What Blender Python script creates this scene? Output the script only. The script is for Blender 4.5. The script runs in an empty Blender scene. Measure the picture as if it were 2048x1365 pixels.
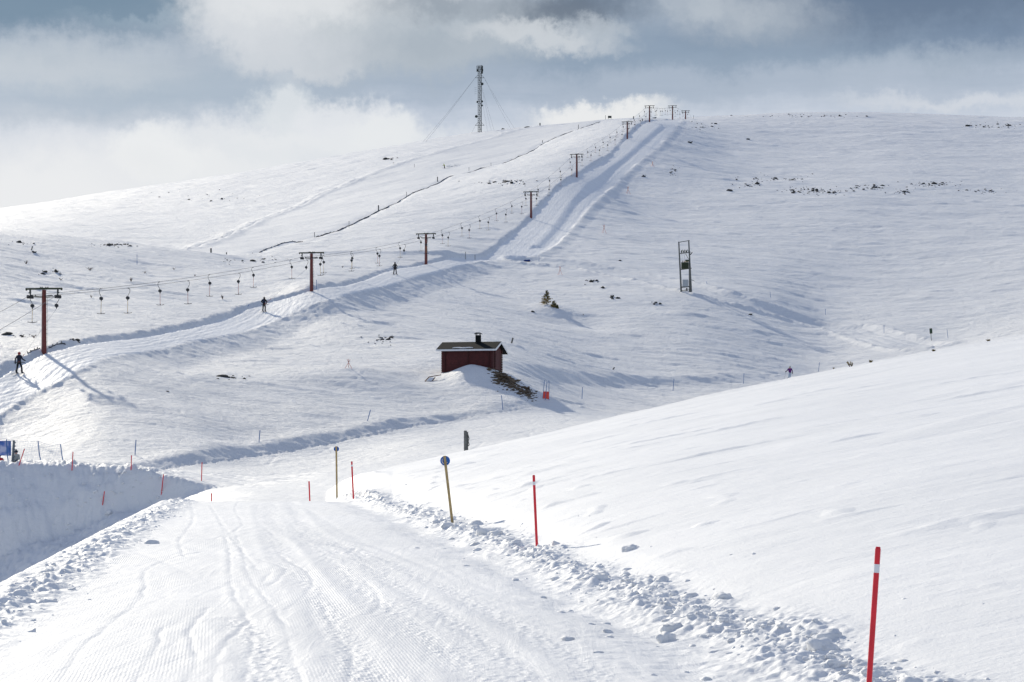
import bpy, bmesh, math, random
import numpy as np
from mathutils import Vector, Matrix
random.seed(7)
rng = np.random.default_rng(11)
R = math.radians
scene = bpy.context.scene
col = scene.collection
F = 4000.0          # focal length in photo pixels (2048 wide)
HY = 885.0          # photo row of the true horizon
# world: eye at the origin, +Y into the picture, Z up; the road lies 1.7 m below the eye

# ---------------------------------------------------------------- noise
def _hash(ix, iy, seed):
    h = (ix.astype(np.int64) * 374761393 + iy.astype(np.int64) * 668265263 + seed * 974634777) & 0xffffffff
    h = ((h ^ (h >> 13)) * 1274126177) & 0xffffffff
    return (h ^ (h >> 16)) & 0xffffffff
def noise(x, y, seed=0):
    ix = np.floor(x); iy = np.floor(y); fx = x - ix; fy = y - iy
    ux = fx*fx*fx*(fx*(fx*6-15)+10); uy = fy*fy*fy*(fy*(fy*6-15)+10)
    def g(ox, oy):
        a = _hash(ix+ox, iy+oy, seed) * (2*np.pi/4294967296.0)
        return np.cos(a)*(fx-ox) + np.sin(a)*(fy-oy)
    a = g(0, 0); b = g(1, 0); c = g(0, 1); d = g(1, 1)
    return 1.4*((a*(1-ux)+b*ux)*(1-uy) + (c*(1-ux)+d*ux)*uy)
def fbm(x, y, o=4, seed=0, gain=.5):
    s = 0; a = 1.0
    for i in range(o):
        s = s + a*noise(x*2**i, y*2**i, seed+i*17); a *= gain
    return s
def sst(a, b, x):
    t = np.clip((x-a)/(b-a), 0, 1); return t*t*(3-2*t)

# ---------------------------------------------------------------- background surface (surveyed control points: column, row, distance)
CP = [
 # floor of the cut on the left and the mound behind it
 (-200,957,84),(-200,948,95),(-200,936,104),(0,957,84),(0,948,95),(0,937,104),(100,957,84),(100,948,95),(100,938,104),(200,958,84),(200,950,95),(200,941,104),(300,962,84),(300,954,95),(300,946,104),(400,988,86),(400,968,98),(500,989,88),(620,984,88),(760,975,86),
 (-200,924,109.5),(0,925,109),(100,927,108.5),(150,930,108),(250,939,106.5),(330,945,107),(400,950,110),(420,972,102),(560,958,108),(700,940,112),
 (-200,950,124),(0,934,114),(0,943,124),(120,937,114),(120,938,125),(200,942,122),(0,895,138),(100,895,138),(0,760,160),(281,941,128),(480,910,140),(667,882,150),(808,854,160),(902,840,165),(1050,815,172),
 (900,905,122),(850,880,140),(1000,868,140),(1100,840,160),(1200,830,170),(1350,830,170),(1600,790,170),(1850,760,170),(2100,740,170),(2400,700,170),
 (0,860,148),(200,860,141),(200,800,150),(200,756,158),(0,800,154),(400,840,148),(600,830,158),(400,800,158),(400,740,172),(600,780,170),
 (38,753,163),(87,710,168),(-300,830,150),(0,715,168),(360,675,202),(380,735,182),(528,626,241),(600,760,175),(600,700,203),(600,645,232),
 (622,582,250),(800,770,178),(800,700,205),(800,640,235),(800,600,262),(790,549,292),(852,529,320),(960,520,342),(940,752,185),(1000,756,184),
 (940,640,250),(1090,800,178),(1004,817,170),(1164,797,198),(1347,779,229),(1487,766,240),(1580,765,245),(1638,742,262),(1226,747,235),
 (1025,686,230),(1093,618,288),(1120,547,330),(1370,590,310),(1054,522,346),(1250,640,282),(1400,680,270),(1560,602,318),(1651,631,318),(1768,663,294),
 (1896,676,285),(1862,682,280),(2048,672,258),(2048,645,290),(2300,610,290),
 (1062,437,412),(1153,353,476),(1255,277,580),(1299,243,645),(1345,240,714),(1371,240,755),
 (1208,466,400),(1256,387,480),(1460,382,500),(1700,382,505),(2048,387,520),(2300,380,520),(2048,500,400),(1700,500,405),(1400,500,385),(2300,490,400),
 (1450,300,620),(1650,300,640),(1850,300,640),(2048,305,640),(1500,237,740),(1700,233,750),(1900,239,760),(2048,243,760),(2300,245,760),(1430,238,745),
 # knoll on the left, dip behind it and the far hill
 (-200,445,290),(0,463,300),(100,470,300),(200,483,300),(300,495,304),(400,506,312),(-200,480,350),(0,490,350),(200,502,350),(380,512,348),
 (-200,470,430),(0,468,430),(200,478,420),(0,442,600),(0,419,820),(-200,440,830),(300,455,520),(300,415,660),(300,374,830),(430,500,365),(520,503,352),(520,460,450),
 (600,400,600),(600,325,840),(450,350,835),(720,440,430),(880,363,560),(889,336,620),(840,283,825),(960,266,815),(1000,328,590),(1040,257,790),(1090,290,640),
 (1120,249,760),(1200,243,720),(740,302,832),(150,395,825),
 (100,660,190),(100,600,225),(100,530,262),(300,610,232),(300,540,275),(480,560,268),(480,525,305),(650,530,302),(700,514,330),(900,490,352),
]
for px in range(-200, 2401, 260):
    sky = np.interp(px, [-200,0,300,600,840,1000,1200,1345,1700,2048,2400], [440,419,374,325,283,262,243,239,233,243,245])
    CP += [(px, sky+30, 1050), (px, sky+90, 1500), (px, sky+230, 3000)]
for px in range(-200, 1000, 200):
    CP.append((px, 965 if px < 350 else 1020, 78))
for px in range(1000, 2401, 200):
    CP.append((px, np.interp(px, [1000,2048], [900,770]), 110))
CPA = np.array(CP, float)
def _uv(px, Y): return np.stack([px/400.0, np.log(Y)*3.0], -1)
P = _uv(CPA[:,0], CPA[:,2]); n = len(P)
def _k(r2): return 0.5*r2*np.log(r2+1e-9)
D2 = ((P[:,None]-P[None])**2).sum(-1)
A = np.zeros((n+3, n+3)); A[:n,:n] = _k(D2) + np.eye(n)*0.006
A[:n,n] = 1; A[:n,n+1:] = P; A[n,:n] = 1; A[n+1:,:n] = P.T
W = np.linalg.solve(A, np.concatenate([CPA[:,1], [0,0,0]]))
def _tps(px, Y):
    q = _uv(np.clip(px, -260, 2460), np.clip(Y, 60, 3300)); out = np.empty(len(q))
    for i in range(0, len(q), 20000):
        s = q[i:i+20000]
        r2 = ((s[:,None]-P[None])**2).sum(-1)
        out[i:i+20000] = _k(r2) @ W[:n] + W[n] + s @ W[n+1:]
    return out
# lookup table of the spline, read back bilinearly
GP = np.linspace(-270, 2470, 550); GL = np.linspace(math.log(60), math.log(3300), 900)
_gp, _gl = np.meshgrid(GP, GL, indexing='ij')
TAB = _tps(_gp.ravel(), np.exp(_gl.ravel())).reshape(_gp.shape)
def _look(px, Y):
    a = np.clip((px-GP[0])/(GP[1]-GP[0]), 0, len(GP)-1.001); b = np.clip((np.log(np.maximum(Y,1))-GL[0])/(GL[1]-GL[0]), 0, len(GL)-1.001)
    i = a.astype(int); j = b.astype(int); fa = a-i; fb = b-j
    return (TAB[i,j]*(1-fa)+TAB[i+1,j]*fa)*(1-fb) + (TAB[i,j+1]*(1-fa)+TAB[i+1,j+1]*fa)*fb
def BG(X, Y):
    Ys = np.maximum(Y, 60.0)
    px = 1024 + F*X/Ys
    z = (HY-_look(px, Ys))/F*np.minimum(Ys, 3000)
    # the bulldozed cut in front of the mound: flat floor, steep pushed-up face
    S_ = X-.21*(104-Y)
    zf = np.interp(S_, [-60,-40,-26.6,-21.6,-19.1,-17.3,-14,-10], [-9,-7.4,-6.0,-4.38,-3.5,-2.95,-2.4,-2.0])-.25*np.maximum(104-Y, 0)*sst(-16, -20, S_)
    yf = np.interp(X, [-40,-26.6,-19,-14], [103,104,105.3,104])+.5*np.sin(X*.5)
    tt_ = np.maximum(Y-yf, 0); face = zf+1.9*np.minimum(tt_, .9)+.80*np.maximum(tt_-.9, 0)-.03*np.maximum(tt_-3, 0)**2
    ww = sst(-13.5, -18.0, S_)*(Y < 125)
    return z*(1-ww)+ww*np.minimum(z, face+.10*np.sin(X*1.3+Y))

# ---------------------------------------------------------------- foreground: road, bank on its right, falling edge on its left
_by = [2, 8, 14.2, 18, 24.3, 35, 44, 59, 75, 100, 140]
_bx = [4.0, 3.2, 2.4, 1.85, 1.05, -.40, -1.8, -4.3, -7.2, -12, -20]
_c0 = np.polyfit(_by, _bx, 4)
BY = np.linspace(2, 140, 300); BX = np.polyval(_c0, BY)
def XB(Y): return np.interp(Y, BY, BX)
def XL(Y): return np.interp(Y, [2, 14, 24, 40, 63, 100], [-4.0, -5.0, -6.1, -8.0, -10.7, -16])
_pxc = [500, 735, 932, 1150, 1300, 1460, 1580, 1700, 1900, 2048, 2500]
_pyc = [985, 945, 905, 853, 818, 782, 757, 733, 697, 667, 590]
_ub = np.array(BX)/np.array(BY)
_c1 = np.polyfit(np.array(_pxc)/1000., _pyc, 4); _c2 = np.polyfit(np.array([500, 735, 1024, 1500, 2048, 2500])/1000., [66, 76, 92, 112, 130, 142], 3)
def FG(X, Y):
    Yp = np.maximum(Y, 2.0)
    px = 1024+F*X/Yp; px = np.where(px > 2048, 2048+560*np.tanh((px-2048)/560), px); px = np.maximum(px, 400); u = (px-1024)/F
    ec = (HY-np.polyval(_c1, px/1000.))/F
    Yc = np.polyval(_c2, px/1000.)
    Yb = np.interp(-u, -_ub, BY)
    t = np.maximum(1-Yb/Yc, .35)
    c = (1.7+ec*Yb)/t**2
    m = ec+2*c/Yc; q = c/Yc**2
    zs = -c + m*Yp - q*Yp*Yp - .0011*np.maximum(Yp-Yc, 0)**2
    zs = np.where(Yp < Yb, -1.7+(zs+1.7)*.3, zs)
    zr = -1.7 - .0042*np.maximum(Yp-56, 0)**2
    l = XL(Yp)-X                                   # metres beyond the left edge
    zr = zr - np.where(l > 0, 1.0*l*l/(l+.3), 0)
    d = X-XB(Yp)
    wd = .25+Yp*.012
    w = sst(-wd, wd*1.6, d)
    z = zr*(1-w) + np.maximum(zs, -12)*w
    return np.where(Y < 60, np.maximum(z, -6.5-0*z), z)
def base(X, Y):
    f = FG(X, Y); b = BG(X, Y)
    b = np.where(Y < 76, np.minimum(b, f-.3), b)
    b = np.where(Y < 70, -7.5, b)
    k = .12
    h = np.clip(.5+.5*(b-f)/k, 0, 1)
    return f*(1-h)+b*h + k*h*(1-h)

_YS = np.exp(np.linspace(math.log(6), math.log(1500), 5000))
def hit(px, py, fn=None, ymin=6):
    fn = fn or base
    X = (px-1024)/F*_YS
    row = HY - F*fn(X, _YS)/_YS
    ok = np.nonzero((row <= py) & (_YS > ymin))[0]
    if len(ok) == 0:
        j = int(np.argmin(np.where(_YS > ymin, row, 1e9)))
    else: j = int(ok[0])
    Y = float(_YS[j])
    return (px-1024)/F*Y, Y
def line(pts, ymin=66):
    return np.array([hit(a, b, BG, ymin) for a, b in pts])
def sdist(X, Y, L):
    """distance to a polyline, sign (+ = right of its direction) and parameter"""
    best = np.full(X.shape, 1e9); sg = np.zeros(X.shape); tt = np.zeros(X.shape)
    for i in range(len(L)-1):
        ax, ay = L[i]; bx_, by_ = L[i+1]; dx = bx_-ax; dy = by_-ay; LL = dx*dx+dy*dy+1e-9
        t = np.clip(((X-ax)*dx+(Y-ay)*dy)/LL, 0, 1)
        ex = X-(ax+t*dx); ey = Y-(ay+t*dy); d = np.hypot(ex, ey)
        cr = (X-ax)*dy-(Y-ay)*dx
        u = d < best
        best = np.where(u, d, best); sg = np.where(u, np.sign(cr), sg); tt = np.where(u, (i+t)/(len(L)-1), tt)
    return best, sg, tt
TL = line([(-120,800),(0,757),(30,738),(81,713),(130,699),(246,681),(360,663),(380,659),(495,620),(536,607),(585,594),(622,583),(688,573),(729,561),(770,545),(801,537),(853,529),(904,518),(972,515),(1017,480),(1060,441),(1089,408),(1119,375),(1154,354),(1188,332),(1225,311),(1253,278),(1282,250),(1298,243)], 140)
TR = line([(-120,880),(0,823),(67,786),(128,757),(176,730),(211,714),(299,700),(360,687),(462,668),(544,643),(585,625),(667,598),(729,579),(800,562),(842,549),(904,533),(951,523),(1010,517),(1068,511),(1109,488),(1142,453),(1173,416),(1204,387),(1245,348),(1286,313),(1317,291),(1348,256),(1364,241)], 140)
TM = line([(1068,490),(1105,450),(1140,400),(1175,365),(1215,335),(1262,300),(1290,275),(1320,250)])
VB = line([(40,938),(60,936),(117,934),(211,938),(281,939),(351,928),(422,919),(480,909),(597,893),(714,874),(808,853),(902,839),(960,830),(1060,812),(1120,803)], 121)
UB = line([(505,511),(560,512),(640,514),(720,513),(800,513),(880,514),(930,517)], 300)
RD = line([(1056,520),(1130,527),(1200,537),(1280,552),(1340,566),(1420,590),(1480,606),(1600,640),(1700,661),(1780,680),(1840,692)])
RB = line([(1030,748),(1100,757),(1200,764),(1300,768),(1400,768),(1480,764),(1600,742)])
PI = line([(1200,244),(1155,259),(1122,272),(1091,286),(1040,313),(986,332),(945,344),(900,355),(867,369),(814,394),(777,412),(740,431),(688,455),(632,474),(585,486),(532,498),(503,507)], 300)
PO = line([(1050,258),(960,285),(830,318),(740,350),(640,392),(520,440),(440,480),(380,500)], 300)
HUT = np.array(hit(944, 752, BG, 150))

def _fl(pts):
    p = np.array(pts, float); Yp = 6800/(p[:,1]-HY); q = np.stack([(p[:,0]-1024)/F*Yp, Yp], -1)
    t = np.arange(len(q)); ts = np.linspace(0, len(q)-1, (len(q)-1)*5+1); out = []
    for u in ts:                                        # Catmull-Rom through the surveyed points
        i = min(int(u), len(q)-2); f = u-i; a, b, c, d = q[max(i-1,0)], q[i], q[i+1], q[min(i+2,len(q)-1)]
        out.append(.5*(2*b+(c-a)*f+(2*a-5*b+4*c-d)*f*f+(3*b-a-3*c+d)*f**3))
    return np.array(out)
LINES = [_fl(p) for p in ([(400,1105),(342,1117),(290,1144),(292,1185),(243,1233),(171,1291),(126,1352),(110,1400)],[(323,1257),(309,1311),(270,1362),(250,1400)],[(440,1040),(454,1082),(461,1123),(466,1185),(506,1253),(495,1322),(499,1400)],
 [(470,1060),(489,1117),(502,1158),(560,1233),(588,1315),(605,1362),(615,1400)],[(420,1010),(499,1123),(543,1140),(519,1168)],[(520,1120),(567,1134),(567,1151),(533,1175)],[(560,1110),(622,1151),(615,1185),(564,1226)],[(380,1000),(388,1040),(360,1080),(372,1120)],[(480,1000),(470,1020),(486,1050),(440,1075),(400,1080)],
 [(500,1240),(440,1300),(430,1380)],[(640,1180),(660,1240),(700,1300),(700,1380)],[(420,1215),(380,1260),(395,1320),(360,1390)],[(700,1140),(760,1190),(745,1225),(725,1231)])]
BANDS = [_fl(p) for p in ([(574,997),(601,1048),(649,1082),(702,1073+22),(788,1131),(890,1179),(1010,1241),(1113,1295),(1198,1357),(1260,1400)],[(547,1007),(557,1042),(595,1069),(651,1107),(720,1179),(791,1224),(860,1282),(942,1333),(1000,1400)],[(668,1090),(754,1145),(856,1212),(942,1268),(1027,1333),(1090,1400)],[(520,1010),(560,1100),(640,1200),(690,1290),(760,1400)],[(470,1240),(520,1290),(540,1380)])]
def detail(X, Y, z):
    """everything finer than the surveyed surface; returns height and the groomed masks"""
    N = X.shape
    z = z.copy()
    far = sst(66, 84, Y)*(1-sst(1200, 1500, Y))
    isb = sst(-.1, .25, BG(X, Y)-FG(X, Y))*(Y > 66)
    near = 1-isb
    road = np.zeros(N); track = np.zeros(N); smooth = np.zeros(N)
    # ---- background relief
    m = np.nonzero((isb > 0) & (Y < 1400))[0]
    x = X[m]; y = Y[m]; h = np.zeros(len(m))
    wx = fbm(x*.12, y*.12, 3, 5)
    dl, sl, _ = sdist(x, y, TL); dr, sr, tr = sdist(x, y, TR)
    dl = dl*sl; dr = dr*sr                              # + = to the right
    n1 = fbm(x*.9, y*.9, 3, 31)*.35
    ins = sst(-.6, .1, dl)*sst(-.6, .1, -dr)*(y < 760)
    o = np.maximum(-dl + n1*.7, 0)
    bank = .36+.0*y
    amp = (y < 770)*(dr < 0)
    h += amp*bank*np.where(o > 0, sst(0, 1.1, o)*np.exp(-np.maximum(o-1.1, 0)/6.0), 0)
    h += -.12*sst(-.6, .1, dl)*(y < 760)*(1-sst(.5, 4, dr))
    o = np.maximum(dr + n1*.8, 0)
    lowpart = 1-sst(325, 350, y)
    dep = .50*lowpart*sst(172, 215, y) + .35*lowpart
    h += (dl > 0)*(-dep*sst(-.2, 4.5, o)*np.exp(-np.maximum(o-4.5, 0)/14.0) + .15*lowpart*np.exp(-(o/.6)**2))
    up = sst(335, 370, y)*(y < 770)
    h += (dl > 0)*up*(.03*np.exp(-((dr-.8)/.8)**2)*(1+.5*n1) - .30*sst(.5, 3.0, dr)*np.exp(-np.maximum(dr-5, 0)/9))
    h -= .03*(dl > 0)*up*np.exp(-((dr+.6)/.8)**2)
    dm, sm, _ = sdist(x, y, TM); dm *= sm
    h += up*(.05*np.exp(-((dm)/.8)**2)*(1+.6*n1) - .32*sst(.2, 2.0, dm)*np.exp(-np.maximum(dm-2.2, 0)/3)*(sm > 0))
    # ruts along the lift track
    rt = np.zeros(len(m))
    for k_, (off, a_) in enumerate(((1.1,.05),(1.7,.07),(2.6,.06),(3.1,.05),(3.9,.09),(4.5,.07),(5.3,.05),(6.6,.08),(7.4,.06),(8.6,.08))):
        rt -= a_*.55*np.exp(-((dl-off-.25*wx)/.2)**2)
    h += ins*rt
    track[m] = ins
    dv, sv, tv = sdist(x, y, VB); dv = -dv*sv            # + = far side
    dv += .5*n1
    vamp = .36*sst(-.01, .08, tv)*(1-.6*sst(.6, 1.0, tv))
    h += vamp*(sst(-.1, 1.4, dv)*np.exp(-np.maximum(dv-1.4, 0)/7.0) + .3*np.exp(-((dv-2.0)/1.0)**2)*(.6+1.5*np.abs(n1)) - .25*sst(6, 0, -dv)*(dv < 0))
    du, su, tu = sdist(x, y, UB); du = -du*su
    h += .5*np.exp(-((du-1.5)/1.6)**2)*sst(0, .15, tu)*sst(0, .1, 1-tu)*(du > -4)
    d, s, t = sdist(x, y, RD); d *= s
    rw = np.exp(-((d)/4.0)**4); rin = rw
    h += .42*np.exp(-((d-4.2)/.7)**2)*(1+.9*n1) - .22*rw + .30*np.exp(-((d+4.6)/1.1)**2)*(1+n1)
    for off in (-2.4, -.9, .9, 2.4): h -= .1*np.exp(-((d-off-.5*wx)/.3)**2)
    d, s, t = sdist(x, y, RB); d = -d*s
    h += .55*sst(-1, 3, d)*np.exp(-np.maximum(d-3, 0)/10)*sst(0, .1, t)*sst(0, .2, 1-t)
    dp, sp, _ = sdist(x, y, PI); dq, sq, _ = sdist(x, y, PO)
    pis = sst(-.5, 2, dp*sp)*(sq < 0)*(y > 330)*(dp < 90)
    sm_ = np.clip(ins+.8*pis+.4*rin, 0, 1)
    h += .30*np.exp(-((dq-1)/1.6)**2)*(y > 340)*(1+n1)
    h -= .25*np.exp(-(dp/1.5)**2)*(y > 340)
    # the valley piste
    val = sst(0, 1.5, -dv)*(tv > 0)*(tv < 1)*(y > 84)*(x > -46)*(x < 12)
    val *= sst(88, 112, y)
    sm_ = np.clip(sm_+.6*val, 0, 1)
    # snow drift round the hut and the wind scoop to its left
    hx = x-HUT[0]; hy = y-HUT[1]
    h += .62*np.exp(-((hx+.6)/2.3)**2-((hy+1.2)/3.4)**2)
    h += .45*np.exp(-((hx+.3)/1.5)**2-((hy+3.2)/3.0)**2)
    h += .35*np.exp(-((hx-1.5)/2.2)**2-((hy+3.0)/3)**2)
    h += .4*np.exp(-((hx-2.8)/3.5)**2-((hy+1)/4)**2)
    h -= .55*np.exp(-((hx+5.5)/3.0)**2-((hy+3)/3.5)**2)
    h += 1.0*np.exp(-((hx+9.5)/6)**2-((hy+4)/5)**2)
    # knob under the little spruces
    tx, ty = hit(1100, 622, BG, 200)
    h += .8*np.exp(-((x-tx)/3.4)**2-((y-ty)/4)**2)
    h -= .5*np.exp(-((x-tx-3)/6)**2-((y-ty+9)/5)**2)
    # mound: rough dumped snow with a steeper foot
    mnd = sst(-17, -21, x)*sst(97, 102, y)*(1-sst(110, 118, y))
    h += mnd*(.30*np.abs(fbm(x*.8, y*1.2, 4, 71, .6)) + .25*fbm(x*.16, y*.16, 2, 72))
    # scraped streaks at the right-hand end of the mound
    st = sst(-23, -19, x)*(1-sst(-12, -8, x))*sst(95, 102, y)*(1-sst(114, 122, y))
    h += st*.12*noise((x*.9+y*.5)*1.2, (y-x)*.12, 44)
    # rolling and wind-packed snow
    rough = 1-.85*sm_
    h += (.42*fbm(x*.022, y*.030, 3, 1)*sst(150, 260, y) + .17*fbm(x*.07, y*.11, 3, 2))*(1-.8*ins)*sst(84, 130, y)
    ro = fbm(x*.045+3, y*.045, 2, 9)
    sas = fbm(x*.16+.4*wx, y*.62+.3*wx, 4, 3, .55)
    h += rough*(.085*sas*(.7+.9*np.clip(ro+.3, 0, 1.2)))*sst(130, 240, y)
    h += rough*.055*fbm(x*.5, y*1.9, 3, 6)*sst(88, 120, y)
    rd = noise(x*.10+5, y*.33, 13); h += rough*.34*np.maximum(rd-.42, 0)*sst(130, 220, y)*2
    h += .02*fbm(x*1.8, y*2.4, 2, 8)
    # many ski tracks on pistes
    skt = np.zeros(len(m))
    for k_ in range(7):
        a_ = R(-68+k_*23); qx = x*math.cos(a_)+y*math.sin(a_)+2.2*noise(x*.06+k_*9, y*.06, 50+k_)
        f_ = qx*(.21+.02*k_); f_ = np.abs(f_-np.round(f_))/(.21+.02*k_)
        g_ = noise(x*.035+k_*3, y*.035, 60+k_) > .05
        skt -= g_*.03*np.exp(-(f_/.16)**2)
    h += skt*np.clip(.9*val+.5*pis+.35*sst(130, 150, y)*(y < 300), 0, 1)
    z[m] += h*isb[m]*1.0
    sm_ = np.maximum(sm_, .6*sst(76, 84, y)*(1-sst(112, 122, y))*sst(-18, -15, x)*(1-sst(8, 12, x)))
    smooth[m] = sm_
    # ---- foreground relief
    m = np.nonzero((near > 0) & (Y < 160) & (Y > 1.5))[0]
    x = X[m]; y = Y[m]; h = np.zeros(len(m))
    d = x-XB(y); l = x-XL(y)
    d = d+.28*fbm(x*.5, y*.5, 3, 21)
    rmask = sst(.3, .9, -d)*sst(.65, 1.2, l)*(1-sst(66, 80, y))
    fade = 1-.5*sst(62, 76, y)
    # lumpy windrow
    b = np.exp(-((d)/.42)**2)
    L1 = np.abs(fbm(x*1.7, y*1.5, 3, 22)); L2 = np.maximum(fbm(x*4.5, y*4.0, 3, 23), -.2); L3 = fbm(x*11, y*10, 2, 24)
    h += fade*b*(.07+.06*L1+.05*L2+.022*L3)
    b2 = np.exp(-((d+.9)/.75)**2)
    h += fade*(b2*(.012*L2+.01*L1) - .05*np.exp(-((d+.75)/.35)**2))
    # clods on the left edge
    bl = np.exp(-((l-.45)/.42)**2); 
    h += bl*(.10*np.abs(fbm(x*2.2, y*1.8, 3, 26))+.045*np.maximum(fbm(x*5, y*4.5, 3, 27), -.1)+.012*L3)
    # groomed surface: low waves and twisting tyre and ski lines
    across = x-(XB(y)+XL(y))*.5
    w1 = noise(across*.2, y*.09, 33)*.9+noise(across*.5+4, y*.2, 34)*.3
    q = across+w1+.15*(y-14)-.0012*(y-14)**2+.25*np.sin(y*.23+across*.4)
    ln = fbm(q*1.25, y*.03, 3, 35, .65)
    ln2 = -np.maximum(noise(q*2.2+7, y*.03, 36)-.38, 0)
    h += rmask*(.0045*ln+.016*ln2+.004*noise(x*3, y*1.8, 37))
    for L_ in LINES:
        k_ = np.nonzero((x > L_[:,0].min()-.5) & (x < L_[:,0].max()+.5) & (y > L_[:,1].min()-.5) & (y < L_[:,1].max()+.5))[0]
        d_, s_, t_ = sdist(x[k_], y[k_], L_[::2]); d_ = d_*s_+.03*noise(x[k_]*2, y[k_]*1.2, 81)
        h[k_] += rmask[k_]*(-.0045*np.exp(-(d_/.028)**2)+.0022*np.exp(-((d_-.08)/.05)**2))*(.4+1.2*np.clip(noise(x[k_]*.8, y[k_]*.5, 84)+.5, 0, 1))
    for L_ in BANDS:
        k_ = np.nonzero((x > L_[:,0].min()-.8) & (x < L_[:,0].max()+.8) & (y > L_[:,1].min()-.8) & (y < L_[:,1].max()+.8))[0]
        X_ = x[k_]; Y_ = y[k_]; d_, s_, t_ = sdist(X_, Y_, L_[::2]); g_ = np.exp(-((d_+.06*noise(X_*1.5, Y_*.5, 83))/.17)**2)
        h[k_] += rmask[k_]*(-.008*g_+g_*.011*np.maximum(fbm(X_*13, Y_*8, 2, 82), -.3)+.005*np.exp(-((d_-.30)/.09)**2))
    # twin ruts curving from the brow to the lower right
    for off, a_ in ((-1.2,.02),(-2.3,.02)):
        cx = XB(y)+off*(.55+.45*sst(10, 40, y))-.5*sst(25, 60, y)*0
        h += rmask*(-a_*.30)*np.exp(-((x-cx+.12*noise(y*.3+off*5, y*.05, 38))/.10)**2)*(1+.6*noise(x*9, y*9, 39))
    # open slope on the right: wind-scoured, a few long ridges
    rs = sst(.4, 1.6, d)
    X2 = x*.94-y*.34; Y2 = x*.34+y*.94
    h += rs*(.06*fbm(x*.12, y*.10, 3, 41) + .014*fbm(X2*.3, Y2*.9, 3, 42))
    rg = noise(x*.10+.05*y, (y-.9*x)*.42, 43); 
    h += rs*.10*np.maximum(rg-.40, 0)*sst(20, 45, y)
    U_ = x+.12*y; V_ = y-.08*x
    h += rs*(.16*np.maximum(noise(U_*.20, V_*.95, 91)-.50, 0)+.10*np.maximum(noise(U_*.5+9, V_*2.1, 92)-.56, 0)*sst(16, 30, y)-.12*np.maximum(noise(U_*.12+3, V_*.6, 93)-.55, 0))*(1+.6*noise(x*3, y*3, 94))
    h += rs*.004*fbm(x*2.3, y*2.6, 3, 46)
    cl = np.maximum(noise(x*1.1, y*.9, 47)-.5, 0)*np.exp(-np.maximum(d-.6, 0)/2.2); h += rs*.35*cl
    z[m] += h*near[m]
    road[m] = rmask*near[m]
    return z, road, track, smooth
def H(X, Y):
    X = np.atleast_1d(np.asarray(X, float)); Y = np.atleast_1d(np.asarray(Y, float))
    return detail(X, Y, base(X, Y))[0]
def ground(px, py, ymin=6, Y=None):
    """world point on the snow seen at a photo pixel (or at a given distance in that column)"""
    if Y is None: x, y = hit(px, py, base, ymin)
    else: x, y = (px-1024)/F*Y, Y
    return Vector((x, y, float(H(x, y)[0])))
def at(px, py, Y): return Vector(((px-1024)/F*Y, Y, (HY-py)/F*Y))

# ---------------------------------------------------------------- materials
MATS = {}
def mat(name, color, rough=.6, metal=0, noise_amt=0, nscale=8, bump=0, spec=None):
    if name in MATS: return MATS[name]
    m = bpy.data.materials.new(name); m.use_nodes = True
    nt = m.node_tree; b = nt.nodes['Principled BSDF']
    b.inputs['Base Color'].default_value = (*color, 1); b.inputs['Roughness'].default_value = rough; b.inputs['Metallic'].default_value = metal
    if spec is not None: b.inputs['Specular IOR Level'].default_value = spec
    if noise_amt or bump:
        tc = nt.nodes.new('ShaderNodeTexCoord'); no = nt.nodes.new('ShaderNodeTexNoise')
        no.inputs['Scale'].default_value = nscale; no.inputs['Detail'].default_value = 6
        nt.links.new(tc.outputs['Object'], no.inputs['Vector'])
        if noise_amt:
            cr = nt.nodes.new('ShaderNodeValToRGB')
            cr.color_ramp.elements[0].position = .3; cr.color_ramp.elements[1].position = .7
            cr.color_ramp.elements[0].color = (*[c*(1-noise_amt) for c in color], 1)
            cr.color_ramp.elements[1].color = (*[min(1, c*(1+noise_amt)) for c in color], 1)
            nt.links.new(no.outputs['Fac'], cr.inputs[0]); nt.links.new(cr.outputs[0], b.inputs['Base Color'])
        if bump:
            bu = nt.nodes.new('ShaderNodeBump'); bu.inputs['Strength'].default_value = bump; bu.inputs['Distance'].default_value = .05
            nt.links.new(no.outputs['Fac'], bu.inputs['Height']); nt.links.new(bu.outputs[0], b.inputs['Normal'])
    MATS[name] = m; return m

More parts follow.
